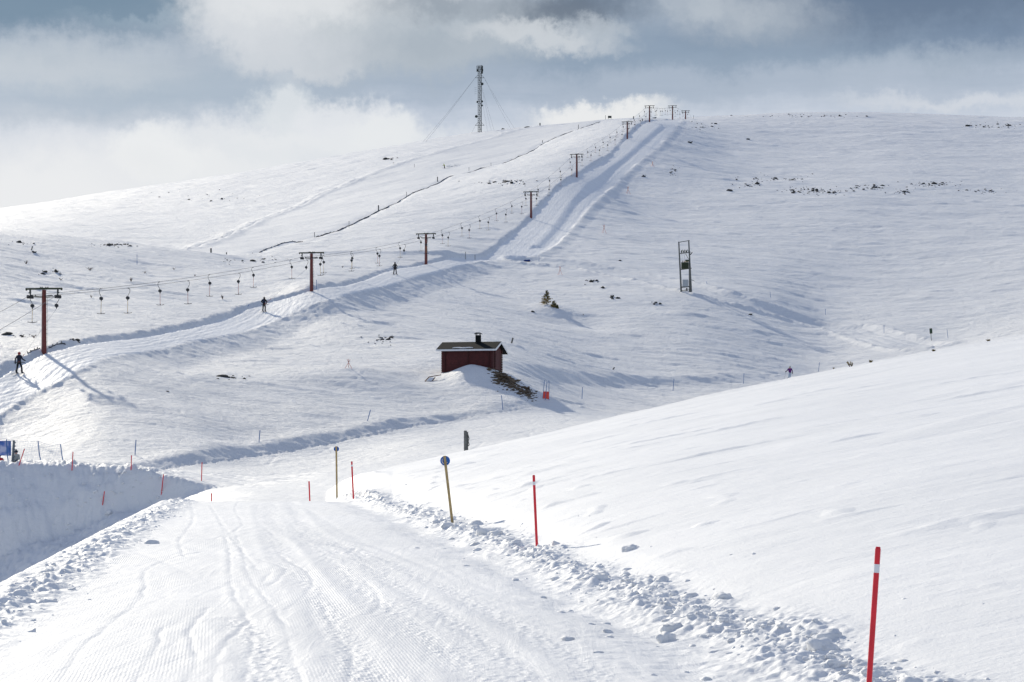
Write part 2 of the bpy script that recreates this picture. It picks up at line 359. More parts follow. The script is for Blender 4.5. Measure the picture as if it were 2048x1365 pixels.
def snow_material(name, kind):
    m = bpy.data.materials.new(name); m.use_nodes = True; nt = m.node_tree; N = nt.nodes; L = nt.links
    b = N['Principled BSDF']; b.inputs['Roughness'].default_value = .62
    b.inputs['Specular IOR Level'].default_value = .18
    geo = N.new('ShaderNodeNewGeometry')
    def mapping(sc, rot=0):
        mp = N.new('ShaderNodeMapping'); mp.inputs['Scale'].default_value = sc; mp.inputs['Rotation'].default_value = (0,0,rot)
        L.new(geo.outputs['Position'], mp.inputs['Vector']); return mp.outputs[0]
    def nz(vec, scale, det=5, rough=.55, dist=0):
        t = N.new('ShaderNodeTexNoise'); t.inputs['Scale'].default_value = scale; t.inputs['Detail'].default_value = det
        t.inputs['Roughness'].default_value = rough; t.inputs['Distortion'].default_value = dist
        L.new(vec, t.inputs['Vector']); return t.outputs['Fac']
    def math_(op, a, b_=None, c=None):
        t = N.new('ShaderNodeMath'); t.operation = op
        for i, v in enumerate((a, b_, c)):
            if v is None: continue
            if isinstance(v, (int, float)): t.inputs[i].default_value = v
            else: L.new(v, t.inputs[i])
        return t.outputs[0]
    # albedo: fresh snow a touch brighter than packed snow
    cr = N.new('ShaderNodeValToRGB'); cr.color_ramp.elements[0].position = .35; cr.color_ramp.elements[1].position = .65
    cr.color_ramp.elements[0].color = (.79,.80,.815,1); cr.color_ramp.elements[1].color = (.86,.865,.875,1)
    L.new(nz(mapping((.3,.5,.3)), .6, 6), cr.inputs[0])
    if kind == 'snow':                                  # skied-out snow is older and a little greyer
        at0 = N.new('ShaderNodeAttribute'); at0.attribute_name = 'packed'; mx = N.new('ShaderNodeMix'); mx.data_type = 'RGBA'
        L.new(at0.outputs['Fac'], mx.inputs[0]); L.new(cr.outputs[0], mx.inputs[6]); mx.inputs[7].default_value = (.735,.745,.76,1); L.new(mx.outputs[2], b.inputs['Base Color'])
    else: L.new(cr.outputs[0], b.inputs['Base Color'])
    fine = nz(mapping((1,1,1)), 26, 5, .7)
    mid = nz(mapping((1.0,2.4,1.0), R(-8)), 2.6, 7, .66)
    big = nz(mapping((.4,1.5,1.0), R(6)), 1.3, 8, .62)
    if kind == 'road':
        # corduroy left by the groomer: ridges a few cm apart running along the road
        wv = N.new('ShaderNodeTexWave'); wv.wave_type = 'BANDS'; wv.bands_direction = 'X'
        wv.inputs['Scale'].default_value = 10.5; wv.inputs['Distortion'].default_value = 2.5; wv.inputs['Detail'].default_value = 3; wv.inputs['Detail Scale'].default_value = .5
        L.new(mapping((1,1,1), R(-8.5)), wv.inputs['Vector'])
        msk = nz(mapping((.5,.12,.5), R(-8)), 1.1, 3)
        mk = math_('MULTIPLY', math_('SMOOTH_MAX', math_('SUBTRACT', msk, .46), 0, .05), 3.2)
        wob = nz(mapping((1.8,.16,1), R(-8.5)), 2.4, 6, .6, .6)
        hgt = math_('ADD', math_('MULTIPLY', math_('MULTIPLY', wv.outputs['Fac'], mk), .17), math_('MULTIPLY', wob, .9))
        hgt = math_('ADD', hgt, math_('MULTIPLY', fine, .40)); dist = .022
    elif kind == 'track':
        hgt = math_('ADD', math_('MULTIPLY', nz(mapping((1.6,.25,1), R(-10)), 1.5, 5), 2.0), math_('MULTIPLY', mid, .8)); dist = .05
    else:
        att = N.new('ShaderNodeAttribute'); att.attribute_name = 'packed'
        sep = N.new('ShaderNodeSeparateXYZ'); L.new(geo.outputs['Position'], sep.inputs[0])
        mr = N.new('ShaderNodeMapRange'); mr.interpolation_type = 'SMOOTHSTEP'; L.new(sep.outputs[1], mr.inputs[0])
        mr.inputs[1].default_value = 70; mr.inputs[2].default_value = 160
        un = math_('SUBTRACT', 1, math_('MULTIPLY', att.outputs['Fac'], .75))
        fh = math_('MULTIPLY', math_('MULTIPLY', math_('ADD', math_('MULTIPLY', big, 1.2), math_('MULTIPLY', mid, 1.4)), mr.outputs[0]), un)
        hgt = math_('ADD', math_('ADD', fh, math_('MULTIPLY', mid, .13)), math_('MULTIPLY', fine, .07)); dist = .13
    bu = N.new('ShaderNodeBump'); bu.inputs['Strength'].default_value = 1; bu.inputs['Distance'].default_value = dist
    L.new(hgt, bu.inputs['Height']); L.new(bu.outputs[0], b.inputs['Normal'])
    return m

def build_terrain():
    u_in = np.linspace(-.285, .285, 740)
    u_out = .285+np.cumsum(np.geomspace(.0012, .06, 60)); 
    u = np.concatenate([-u_out[::-1], u_in, u_out])
    rows = [np.linspace(1.6, 12, 60)]
    def seg(a, b, st): k = int(math.log(b/a)/st); return np.exp(np.linspace(math.log(a), math.log(b), k, endpoint=False))
    rows += [seg(12.02, 66, .0018), seg(66, 96, .006), seg(96, 135, .0025), seg(135, 860, .0021), seg(860, 3600, .03)]
    Y = np.concatenate(rows)
    U, YY = np.meshgrid(u, Y); Xg = U*YY
    nr, nc = Xg.shape
    x = Xg.ravel(); y = YY.ravel()
    z = base(x, y)
    z, road, track, smooth = detail(x, y, z)
    co = np.stack([x, y, z], -1)
    # vertex normals of the whole sheet
    G = co.reshape(nr, nc, 3)
    du_ = np.gradient(G, axis=1); dv_ = np.gradient(G, axis=0)
    nn = np.cross(du_, dv_); nn /= np.linalg.norm(nn, axis=-1, keepdims=True)+1e-12
    nn = nn.reshape(-1, 3)
    i = np.arange((nr-1)*(nc-1)); r = i//(nc-1); c = i%(nc-1); a = r*nc+c
    faces = np.stack([a, a+1, a+nc+1, a+nc], -1)
    fr = road[faces].mean(1) > .5; ft = track[faces].mean(1) > .5
    for name, sel, mt in (('ground', ~fr & ~ft, snow_material('snow', 'snow')), ('road', fr, snow_material('groomed_snow', 'road')), ('lift_track', ft, snow_material('rutted_snow', 'track'))):
        f = faces[sel]; used, inv = np.unique(f, return_inverse=True); inv = inv.reshape(-1)
        me = bpy.data.meshes.new(name)
        me.vertices.add(len(used)); me.vertices.foreach_set('co', co[used].astype(np.float32).ravel())
        me.loops.add(len(inv)); me.loops.foreach_set('vertex_index', inv.astype(np.int32))
        me.polygons.add(len(f)); me.polygons.foreach_set('loop_start', (np.arange(len(f))*4).astype(np.int32)); me.polygons.foreach_set('loop_total', np.full(len(f), 4, np.int32))
        me.update(calc_edges=True)
        me.polygons.foreach_set('use_smooth', np.ones(len(f), bool))
        at_ = me.attributes.new('packed', 'FLOAT', 'POINT'); at_.data.foreach_set('value', smooth[used].astype(np.float32))
        na = me.attributes.new('custom_normal', 'FLOAT_VECTOR', 'POINT') if False else None
        me.normals_split_custom_set_from_vertices(nn[used].astype(np.float32).tolist() if len(used) < 400000 else nn[used].astype(np.float32))
        me.materials.append(mt)
        o = bpy.data.objects.new(name, me); col.objects.link(o); o['kind'] = 'structure'
    # snowfield behind the photographer
    me = bpy.data.meshes.new('snowfield')
    vs = []; fs = []
    xs = np.linspace(-260, 260, 60); ys = np.linspace(-260, 1.75, 50)
    for yy in ys:
        for xx in xs: vs.append((xx, yy, -1.78+(.18*max(xx-3, 0) if xx < 60 else 10.3)*min(1, 1)*(1 if yy > -400 else 0)-.25*max(-5-xx, 0)*(1 if xx > -20 else 0)-(3.75 if xx <= -20 else 0)))
    for j in range(49):
        for k in range(59): a_ = j*60+k; fs.append((a_, a_+1, a_+61, a_+60))
    me.from_pydata(vs, [], fs); me.materials.append(bpy.data.materials['snow'])
    for p in me.polygons: p.use_smooth = True
    o = bpy.data.objects.new('snowfield', me); col.objects.link(o); o['kind'] = 'structure'
build_terrain()
# ---------------------------------------------------------------- mesh helpers
class MB:
    def __init__(s): s.v = []; s.f = []; s.mi = []; s.cur = 0
    def add(s, vs, fs, mi=None):
        o = len(s.v); s.v += [tuple(v) for v in vs]; s.f += [tuple(i+o for i in f) for f in fs]; s.mi += [s.cur if mi is None else mi]*len(fs)
    def box(s, c, d, M_=None, bev=0):
        x, y, z = d[0]/2, d[1]/2, d[2]/2
        if bev <= 0:
            vs = [Vector((i, j, k)) for k in (-z, z) for j in (-y, y) for i in (-x, x)]
            fs = [(0,2,3,1),(4,5,7,6),(0,1,5,4),(2,6,7,3),(0,4,6,2),(1,3,7,5)]
        else:
            b = min(bev, x*.9, y*.9, z*.9); bm = bmesh.new(); bmesh.ops.create_cube(bm, size=1)
            for v in bm.verts: v.co = Vector((v.co.x*2*x, v.co.y*2*y, v.co.z*2*z))
            bmesh.ops.bevel(bm, geom=bm.edges[:], offset=b, segments=2, affect='EDGES')
            vs = [v.co.copy() for v in bm.verts]; bm.verts.index_update(); fs = [[v.index for v in f.verts] for f in bm.faces]; bm.free()
        c = Vector(c); vs = [((M_ @ v) if M_ else v)+c for v in vs]; s.add(vs, fs)
    def beam(s, a, b, w, h, up=Vector((0,0,1)), bev=0):
        a = Vector(a); b = Vector(b); d = b-a; L_ = d.length
        y = d.normalized(); x = y.cross(up)
        if x.length < 1e-4: x = Vector((1,0,0))
        x.normalize(); z = x.cross(y)
        s.box((a+b)/2, (w, L_, h), Matrix((x, y, z)).transposed(), bev)
    def tube(s, pts, r, n=8, cap=True):
        pts = [Vector(p) for p in pts]; k = len(pts)
        rs = r if isinstance(r, (list, tuple)) else [r]*k
        vs = []; fs = []; prev = None
        for i, p in enumerate(pts):
            t = (pts[min(i+1, k-1)]-pts[max(i-1, 0)]).normalized()
            if prev is None: u = t.orthogonal().normalized()
            else:
                u = prev-t*prev.dot(t); u = u.normalized() if u.length > 1e-5 else t.orthogonal().normalized()
            prev = u; w_ = t.cross(u)
            for j in range(n):
                a = 2*math.pi*j/n; vs.append(p+(u*math.cos(a)+w_*math.sin(a))*rs[i])
        for i in range(k-1):
            for j in range(n):
                fs.append((i*n+j, i*n+(j+1)%n, (i+1)*n+(j+1)%n, (i+1)*n+j))
        if cap: fs.append(tuple(range(n-1, -1, -1))); fs.append(tuple((k-1)*n+j for j in range(n)))
        s.add(vs, fs)
    def ball(s, c, r, n=10, m=7):
        c = Vector(c); r = r if isinstance(r, (tuple, list)) else (r, r, r); vs = [c+Vector((0,0,r[2]))]; fs = []
        for i in range(1, m):
            for j in range(n):
                a = math.pi*i/m; b = 2*math.pi*j/n
                vs.append(c+Vector((r[0]*math.sin(a)*math.cos(b), r[1]*math.sin(a)*math.sin(b), r[2]*math.cos(a))))
        vs.append(c-Vector((0,0,r[2]))); e = len(vs)-1
        for j in range(n):
            fs.append((0, 1+j, 1+(j+1)%n)); fs.append((e, 1+(m-2)*n+(j+1)%n, 1+(m-2)*n+j))
            for i in range(m-2): a = 1+i*n; fs.append((a+j, a+n+j, a+n+(j+1)%n, a+(j+1)%n))
        s.add(vs, fs)
    def build(s, name, m, parent=None, smooth=False, loc=None):
        me = bpy.data.meshes.new(name); me.from_pydata(s.v, [], s.f)
        for q in (m if isinstance(m, (list, tuple)) else [m]): me.materials.append(q)
        me.polygons.foreach_set('material_index', s.mi)
        if smooth: me.polygons.foreach_set('use_smooth', [True]*len(s.f))
        me.update(); o = bpy.data.objects.new(name, me); col.objects.link(o)
        if parent: o.parent = parent
        if loc is not None: o.location = loc
        return o
def tag(o, label=None, cat=None, group=None, kind=None):
    if label: o['label'] = label
    if cat: o['category'] = cat
    if group: o['group'] = group
    if kind: o['kind'] = kind
    return o
def empty(name, loc, rz=0, rot=None):
    o = bpy.data.objects.new(name, None); col.objects.link(o); o.location = loc; o.rotation_euler = rot or (0, 0, rz); o.empty_display_size = .3; return o
def copy_tree(o, parent=None):
    c = o.copy(); col.objects.link(c); c.parent = parent
    for ch in list(o.children): copy_tree(ch, c)
    return c
def ordinal(i): return ['first','second','third','fourth','fifth','sixth','seventh','eighth','ninth','tenth','eleventh','twelfth'][i]

# ---------------------------------------------------------------- materials of things
M_red_steel = mat('dark_red_steel', (.16,.028,.022), .55, 0, .25, 3)
M_dark_steel = mat('weathered_dark_steel', (.035,.045,.042), .6, .2, .3, 5)
M_green_steel = mat('mossy_green_steel', (.045,.055,.028), .7, 0, .3, 6)
M_black = mat('black_rubber', (.018,.018,.02), .6)
M_drum = mat('black_plastic', (.025,.028,.032), .45)
M_rope = mat('steel_rope', (.10,.10,.11), .5, .3)
M_stick_y = mat('yellow_rod', (.62,.42,.14), .5)
M_stick_r = mat('red_rod', (.50,.13,.10), .5)
M_galv = mat('galvanised_steel', (.27,.29,.30), .5, .3, .2, 4)
M_grey_wood = mat('grey_weathered_wood', (.14,.145,.14), .85, 0, .35, 9, .3)
M_pole_red = mat('red_plastic_pole', (.72,.012,.03), .38, 0, .1, 12)
M_pole_blue = mat('blue_plastic_pole', (.02,.13,.36), .4, 0, .15, 12)
M_white_band = mat('white_reflective_band', (.8,.8,.82), .4)
M_stake = mat('fresh_wooden_stake', (.40,.29,.13), .75, 0, .22, 14, .3)
M_sign_blue = mat('blue_sign_back', (.008,.13,.50), .5, 0, .15, 5)
M_log = mat('red_painted_logs', (.085,.012,.012), .7, 0, .25, 3, .2)
M_log_dark = mat('red_painted_corner_logs', (.065,.010,.010), .7, 0, .25, 3)
M_felt = mat('black_roofing_felt', (.010,.012,.013), .95, 0, .3, 9, .2, spec=.15)
M_white_board = mat('white_painted_board', (.78,.79,.80), .6, 0, .06, 4)
M_concrete = mat('concrete', (.28,.26,.24), .9, 0, .2, 5)
M_rock = mat('dark_lichen_rock', (.045,.045,.042), .9, 0, .55, 3, .8)
M_brown_rock = mat('brown_rubble', (.115,.082,.052), .9, 0, .5, 2.2, .8)
M_twig = mat('bare_birch_twigs', (.085,.06,.045), .9, 0, .4, 9)
M_needle = mat('spruce_needles', (.085,.09,.03), .85, 0, .5, 5)
M_needle_dry = mat('yellowed_needles', (.30,.22,.07), .85, 0, .5, 5)
M_bark = mat('spruce_bark', (.07,.045,.03), .9)
M_green_tank = mat('dark_green_tank', (.05,.065,.03), .6, 0, .2, 3)
M_porcelain = mat('brown_porcelain', (.10,.035,.02), .3)
M_ochre = mat('ochre_cap', (.50,.33,.09), .5)
M_cabinet = mat('light_grey_cabinet', (.42,.45,.47), .5, .1, .08, 3)
M_gate_red = mat('orange_red_panel', (.85,.10,.06), .7, 0, .06, 4)
M_snowm = bpy.data.materials['snow']
M_green_sign = mat('dark_green_board', (.02,.05,.025), .6)
M_blue_mat = mat('blue_padding', (.015,.05,.25), .6)
M_net = mat('blue_net_cord', (.10,.22,.42), .7)
M_fence = mat('dark_drift_netting', (.06,.065,.08), .9, 0, .3, 3)
M_skin = mat('skin', (.50,.28,.20), .55)

# ---------------------------------------------------------------- drag lift
LDIR = Vector((.179, 1, 0)).normalized(); LYAW = -math.atan2(LDIR.x, LDIR.y)
TW = [(88,708,169,578,40),(623,581,250,506,26),(852,528,320,468,20),(1062,437,412,384,16),(1153.5,353,476,309,14),(1254.5,277,580,244,11),(1299,243,645,212,10),(1345,240,714,212,9),(1371,240,755,222,8.5)]
LAT = 1.22
def tower_pos(i):
    px, py, Y, top, hw = TW[i]
    g = ground(px, py, Y=Y); z = (HY-py)/F*Y
    return Vector((g.x, Y, min(z, g.z+.3)-.35 if i else z-.3)), (HY-top)/F*Y
def make_tower(h, name='lift_tower'):
    root = empty(name, (0,0,0))
    m = MB(); m.tube([(0,0,0),(0,0,h-.1)], [.235,.185], 4); 
    for v in range(len(m.v)):
        x, y, z = m.v[v]; c = math.cos(R(45)); m.v[v] = (x*c-y*c, x*c+y*c, z)
    m.build('post', M_red_steel, root)
    m = MB(); m.beam((-1.62,0,h),(1.62,0,h), .13, .15, bev=.015); 
    for sx in (-1.55, 1.55): m.box((sx,0,h-.04),(.10,.16,.20))
    m.build('crossarm', M_green_steel, root)
    m = MB()
    for sx in (-.30,-.16,.16,.34):
        m.tube([(sx,0,h+.07),(sx,0,h+.17)], .035, 6); m.box((sx,0,h+.10),(.11,.07,.03))
    m.box((.01,0,h+.085),(.80,.05,.02))
    m.build('cable_clip', M_dark_steel, root)
    for sx in (-1, 1):
        m = MB(); m.beam((sx*.16,-.12,h-.64),(sx*.78,-.18,h-.60+.02*sx), .34, .05); m.beam((sx*.12,0,h-.74),(sx*.86,0,h-.68), .05, .06)
        m.beam((sx*.7,-.15,h-.6),(sx*.7,-.15,h-.52), .06, .06)
        m.build('work_platform', M_dark_steel, root)
    for sx in (-1, 1):
        m = MB(); m.beam((sx*LAT,0,h-.05),(sx*LAT,0,h-.30), .12, .12); m.box((sx*(LAT+.03),0,h-.34),(.18,.14,.08)); m.beam((sx*LAT,0,h-.34),(sx*(LAT-.02),0,h-.56), .07, .09)
        hanger = m.build('sheave_bracket', M_dark_steel, root)
        m = MB(); m.beam((sx*LAT,-.62,h-.62),(sx*LAT,.62,h-.56), .05, .10)
        m.build('sheave_frame', M_dark_steel, hanger)
        for yy in (-.5,-.17,.17,.5):
            m = MB(); zc = h-.68+.05*yy
            for dx in (-.05, .05): m.tube([(sx*LAT+dx-.018,yy,zc),(sx*LAT+dx+.018,yy,zc)], .15, 14)
            m.tube([(sx*LAT-.05,yy,zc),(sx*LAT+.05,yy,zc)], .12, 14); m.tube([(sx*LAT-.10,yy,zc),(sx*LAT+.10,yy,zc)], .035, 8)
            m.build('sheave', M_black, hanger)
    m = MB(); z = .6; m.tube([(.30,-.02,.4),(.30,-.02,h-.75)], .012, 5)
    while z < h-.8: m.tube([(.15,-.02,z),(.30,-.02,z),(.30,-.02,z+.04)], .012, 5); z += .35
    m.build('climbing_rungs', M_dark_steel, root)
    return root
names_pos = ['at the left edge beside the skier in the red helmet','second from left, beside the hooded skier','left of the foot of the steep track','beside the lower end of the steep track','beside the middle of the steep track','just below the hill crest','left of three on the crest','middle of the three on the crest','lowest and rightmost of the three on the crest']
towers = []
for i in range(9):
    p, ztop = tower_pos(i)
    h = ztop-p.z
    t = make_tower(h); t.location = p; t.rotation_euler = (0,0,LYAW+(R(2) if i == 0 else 0))
    tag(t, 'T-shaped dark red lift tower '+names_pos[i], 'lift tower', 'drag lift towers up the hill'); towers.append((p, h))
LX = Vector((LDIR.y, -LDIR.x, 0))
ROPE = {}
for sx in (-1, 1):
    pts = [towers[i][0]+LX*sx*LAT+Vector((0,0,towers[i][1]-.52)) for i in range(9)]
    a = pts[0]; first = at(-330 if sx < 0 else -300, 775 if sx < 0 else 815, 118); last = pts[-1]+LDIR*30+Vector((0,0,-1.5))
    pts = [first]+pts+[last]; full = []
    for k in range(len(pts)-1):
        A_, B_ = pts[k], pts[k+1]; n_ = 14; sag = (B_-A_).length*.006
        for j in range(n_): t = j/n_; full.append(A_.lerp(B_, t)-Vector((0,0,4*sag*t*(1-t))))
    full.append(pts[-1]); ROPE[sx] = full
    m = MB(); m.tube(full, .018, 5)
    tag(m.build('haul_rope', M_rope), ('steel haul rope along the left side of the lift towers' if sx < 0 else 'steel haul rope along the right side of the lift towers'), 'rope', 'haul ropes of the drag lift')
def rope_at(sx, Y):
    f = ROPE[sx]
    for a, b in zip(f, f[1:]):
        if a.y <= Y <= b.y: t = (Y-a.y)/(b.y-a.y); return a.lerp(b, t)
    return f[-1]
def make_tbar(side, red, used=None):
    root = empty('t_bar', (0,0,0)); s = -side
    m = MB(); P_ = [(0,0,.03),(-.06*s*-1*-1,0,.02)]
    arc = [(0,0,.02),(-.05*s,0,.01),(-.13*s,0,-.10),(-.16*s,0,-.24),(-.13*s,0,-.40),(-.03*s,0,-.56),(.05*s,0,-.70),(.06*s,0,-.78)]
    m.tube(arc, .024, 6); m.box((0,0,0),(.10,.16,.07)); m.build('hanger_arm', M_dark_steel, root)
    m = MB(); c = (.07*s,0,-.90); m.tube([(c[0],-.09,c[2]),(c[0],.09,c[2])], .155, 14); m.tube([(c[0],-.11,c[2]),(c[0],.11,c[2])], .05, 8)
    m.tube([(c[0],0,c[2]-.12),(c[0],0,c[2]-.27)], [.07,.03], 8)
    m.build('spring_box', M_drum, root)
    if used is None:
        m = MB(); m.tube([(c[0],0,-1.12),(c[0]-.01,0,-2.27)], .021, 6); m.build('rod', M_stick_r if red else M_stick_y, root)
        m = MB(); zb = -2.30
        m.tube([(c[0]-.42,0,zb+.035),(c[0]-.25,0,zb-.01),(c[0],0,zb-.02),(c[0]+.25,0,zb-.01),(c[0]+.42,0,zb+.035)], .027, 6); m.tube([(c[0],0,zb-.02),(c[0],0,zb+.10)], .04, 6)
        m.build('crossbar', M_black, root)
    return root
protos = {(s_, r_): make_tbar(s_, r_) for s_ in (-1, 1) for r_ in (0, 1)}
first_use = set()
segname = ['below the leftmost tower'] + ['between %s and %s towers from left' % (ordinal(i), ordinal(i+1)) for i in range(8)]
def seg_of(Y):
    return sum(1 for p, h in towers if p.y <= Y)
yl = [rope_at(-1, y) for y in ()]
def spaced(sx, Y0, step, lo=150, hi=752):
    out = []; Y = Y0
    while Y > lo: Y -= step
    Y += step
    while Y < hi: out.append(Y); Y += step
    return out
USED = []   # right-hand bars pulled by skiers: (rope distance, skier index)
items = []
for sx, Y0, stp in ((-1, 184.7, 15.2), (1, 184.9, 16.2)):
    for Y in spaced(sx, Y0, stp, lo=(152 if sx < 0 else 172)): items.append((sx, Y))
skip = []
for Yd in (255 if False else 0,): pass
used_Y = [168.7, 233.5, 298.3]
cnt = {}
plan = []
for sx, Y in items:
    if sx == 1 and min(abs(Y-u) for u in used_Y) < 7: continue
    k = (sx, seg_of(Y)); plan.append((sx, Y, k))
for sx, Y, k in plan: cnt[k] = cnt.get(k, 0)+1
idx = {}
for q, (sx, Y, k) in enumerate(plan):
    i = idx.get(k, 0); idx[k] = i+1
    red = 1 if (q % 3 == 0 or (200 < Y < 235)) else 0
    key = (sx, red); t = protos[key] if key not in first_use else copy_tree(protos[key]); first_use.add(key)
    t.location = rope_at(sx, Y)+Vector((0,0,-.02)); t.rotation_euler = (R(random.uniform(-2,2)), R(random.uniform(-1.5,1.5)), LYAW+R(random.uniform(-9,9)))
    tag(t, '%s T-bar, %s of %d on %s rope %s' % ('red' if red else 'yellow', ordinal(i), cnt[k], 'left' if sx < 0 else 'right', segname[k[1]]), 'T-bar', 'T-bars hanging from the haul ropes')

# ---------------------------------------------------------------- people
def skin_body(name, J, edges, rad, mats, region, parent=None):
    names = list(J); me = bpy.data.meshes.new(name)
    me.from_pydata([J[n_] for n_ in names], [(names.index(a), names.index(b)) for a, b in edges], [])
    o = bpy.data.objects.new(name, me); col.objects.link(o)
    md = o.modifiers.new('skin', 'SKIN'); md.use_smooth_shade = True
    if not me.skin_vertices: 
        bpy.context.view_layer.objects.active = o
    for i, n_ in enumerate(names):
        r = rad[n_]; me.skin_vertices[0].data[i].radius = r if isinstance(r, tuple) else (r, r); me.skin_vertices[0].data[i].use_root = (n_ == 'pelvis')
    sb = o.modifiers.new('sub', 'SUBSURF'); sb.levels = 2; sb.render_levels = 2
    dg = bpy.context.evaluated_depsgraph_get(); dg.update(); m2 = bpy.data.meshes.new_from_object(o.evaluated_get(dg))
    o.modifiers.clear(); o.data = m2; m2.name = name
    m2.materials.clear()
    for q in mats: m2.materials.append(q)
    pos = [(Vector(J[n_]), region[n_]) for n_ in names]
    ed = [(Vector(J[a]), Vector(J[b]), region[b]) for a, b in edges]
    for p in m2.polygons:
        c = p.center; best = 1e9; r = 0
        for a, b, g in ed:
            ab = b-a; t = max(0, min(1, (c-a).dot(ab)/max(ab.length_squared, 1e-9))); d = (c-(a+ab*t)).length
            if d < best: best = d; r = g
        p.material_index = r; p.use_smooth = True
    if parent: o.parent = parent
    return o
BONES = [('pelvis','waist'),('waist','chest'),('chest','neck'),('neck','head'),('head','crown'),('chest','shl'),('shl','ell'),('ell','wrl'),('chest','shr'),('shr','elr'),('elr','wrr'),
         ('pelvis','hil'),('hil','knl'),('knl','anl'),('anl','tol'),('pelvis','hir'),('hir','knr'),('knr','anr'),('anr','tor')]
def person(loc, yaw, label, P_, jacket, trousers, hat, hatkind='helmet', skis=True, glove=(.02,.02,.022), boots=(.03,.03,.035), skicol=(.12,.12,.14), pack=None, bulk=1.0, skilen=1.65, skiyaw=0):
    """local frame: x right, y the way the person faces, z up"""
    root = empty('person', loc, yaw); tag(root, label, 'person')
    J = dict(pelvis=(0,0,.93), waist=(0,.02,1.08), chest=(0,.03,1.32), neck=(0,.03,1.50), head=(0,.045,1.62), crown=(0,.03,1.72),
             shl=(-.19,.02,1.42), ell=(-.29,-.02,1.16), wrl=(-.27,.12,.95), shr=(.19,.02,1.42), elr=(.29,-.02,1.16), wrr=(.27,.12,.95),
             hil=(-.10,0,.88), knl=(-.14,.06,.50), anl=(-.15,0,.12), tol=(-.15,.17,.07), hir=(.10,0,.88), knr=(.14,.06,.50), anr=(.15,0,.12), tor=(.15,.17,.07))
    J.update(P_)
    b = bulk
    rad = dict(pelvis=(.155*b,.12*b), waist=(.15*b,.115*b), chest=(.17*b,.125*b), neck=.065, head=(.088,.10), crown=.07, shl=.085*b, ell=.062*b, wrl=.046, shr=.085*b, elr=.062*b, wrr=.046,
               hil=.105*b, knl=.078*b, anl=.075, tol=.055, hir=.105*b, knr=.078*b, anr=.075, tor=.055)
    reg = {n_: 1 for n_ in J}; reg.update(neck=1, head=0, crown=0, pelvis=1, waist=1, hil=2, knl=2, anl=2, tol=3, hir=2, knr=2, anr=2, tor=3)
    mj = mat('jacket_%d_%d_%d' % tuple(int(c*1000) for c in jacket), jacket, .8, 0, .25, 8, .2); mt = mat('trousers_%d_%d_%d' % tuple(int(c*1000) for c in trousers), trousers, .85, 0, .2, 8, .2)
    mb = mat('boots_%d' % int(boots[0]*1000), boots, .5)
    body = skin_body('body', J, BONES, rad, [M_skin, mj, mt, mb], reg, root)
    hd = Vector(J['head']); 
    # face: nose, brow, lips and ears sit on the head
    m = MB(); m.ball(hd+Vector((0,.115,-.005)), (.014,.022,.024), 8, 5); m.ball(hd+Vector((0,.10,-.055)), (.028,.010,.009), 8, 5)
    for sx in (-1, 1): m.ball(hd+Vector((sx*.088,0,0)), (.012,.02,.032), 8, 5)
    m.build('face', M_skin, root, True)
    mh = mat('hat_%d_%d_%d' % tuple(int(c*1000) for c in hat), hat, .4 if hatkind == 'helmet' else .9, 0, .15, 6)
    m = MB(); rr = (.122,.135,.115) if hatkind == 'helmet' else (.112,.122,.105)
    if hatkind == 'hood': rr = (.125,.135,.15)
    m.ball(hd+Vector((0,-.02,.045)), rr, 16, 10)
    if hatkind == 'beanie': m.ball(hd+Vector((0,-.02,.165)), .035, 8, 6)
    if hatkind == 'hood': m.ball(hd+Vector((0,-.05,-.08)), (.11,.10,.10), 12, 8)
    m.build({'helmet':'helmet','beanie':'knitted_hat','hood':'hood'}[hatkind], mh, root, True)
    if hatkind == 'helmet':
        m = MB(); m.box(hd+Vector((0,.098,.018)), (.15,.06,.07), bev=.02); m.build('goggles', M_black, root, True)
    mg = mat('glove_%d' % int(glove[0]*1000), glove, .8)
    for s_, w_, e_ in (('l','wrl','ell'), ('r','wrr','elr')):
        w0 = Vector(J[w_]); d = (w0-Vector(J[e_])).normalized(); side = Vector((1 if s_ == 'r' else -1, 0, 0)); nrm = d.cross(side).normalized(); across = nrm.cross(d).normalized()
        m = MB(); m.tube([w0-d*.07, w0-d*.01, w0+d*.03, w0+d*.08, w0+d*.10], [.058,.05,.046,.05,.03], 10)
        for k, ln in enumerate((.060,.072,.068,.052)):
            a0 = w0+d*.085+across*(.033-.022*k); m.tube([a0, a0+d*ln*.45, a0+d*ln*.75-nrm*.028, a0+d*ln*.62-nrm*.055], [.0135,.0135,.012,.010], 7)
        a0 = w0+d*.03-across*.045; m.tube([a0, a0+d*.035-across*.025-nrm*.01, a0+d*.065-across*.02-nrm*.03], [.016,.015,.011], 7)
        m.build('glove', mg, root, True)
    for s_ in ('l', 'r'):
        a = Vector(J['an'+s_]); t_ = Vector(J['to'+s_]); m = MB()
        m.tube([a+Vector((0,-.01,.20)), a+Vector((0,0,.08)), a+Vector((0,0,-.03))], [.085,.082,.075], 10); m.box((a+t_)/2+Vector((0,.02,-.035)), (.105,.31,.09), bev=.03)
        m.build('ski_boot' if skis else 'boot', mb, root, True)
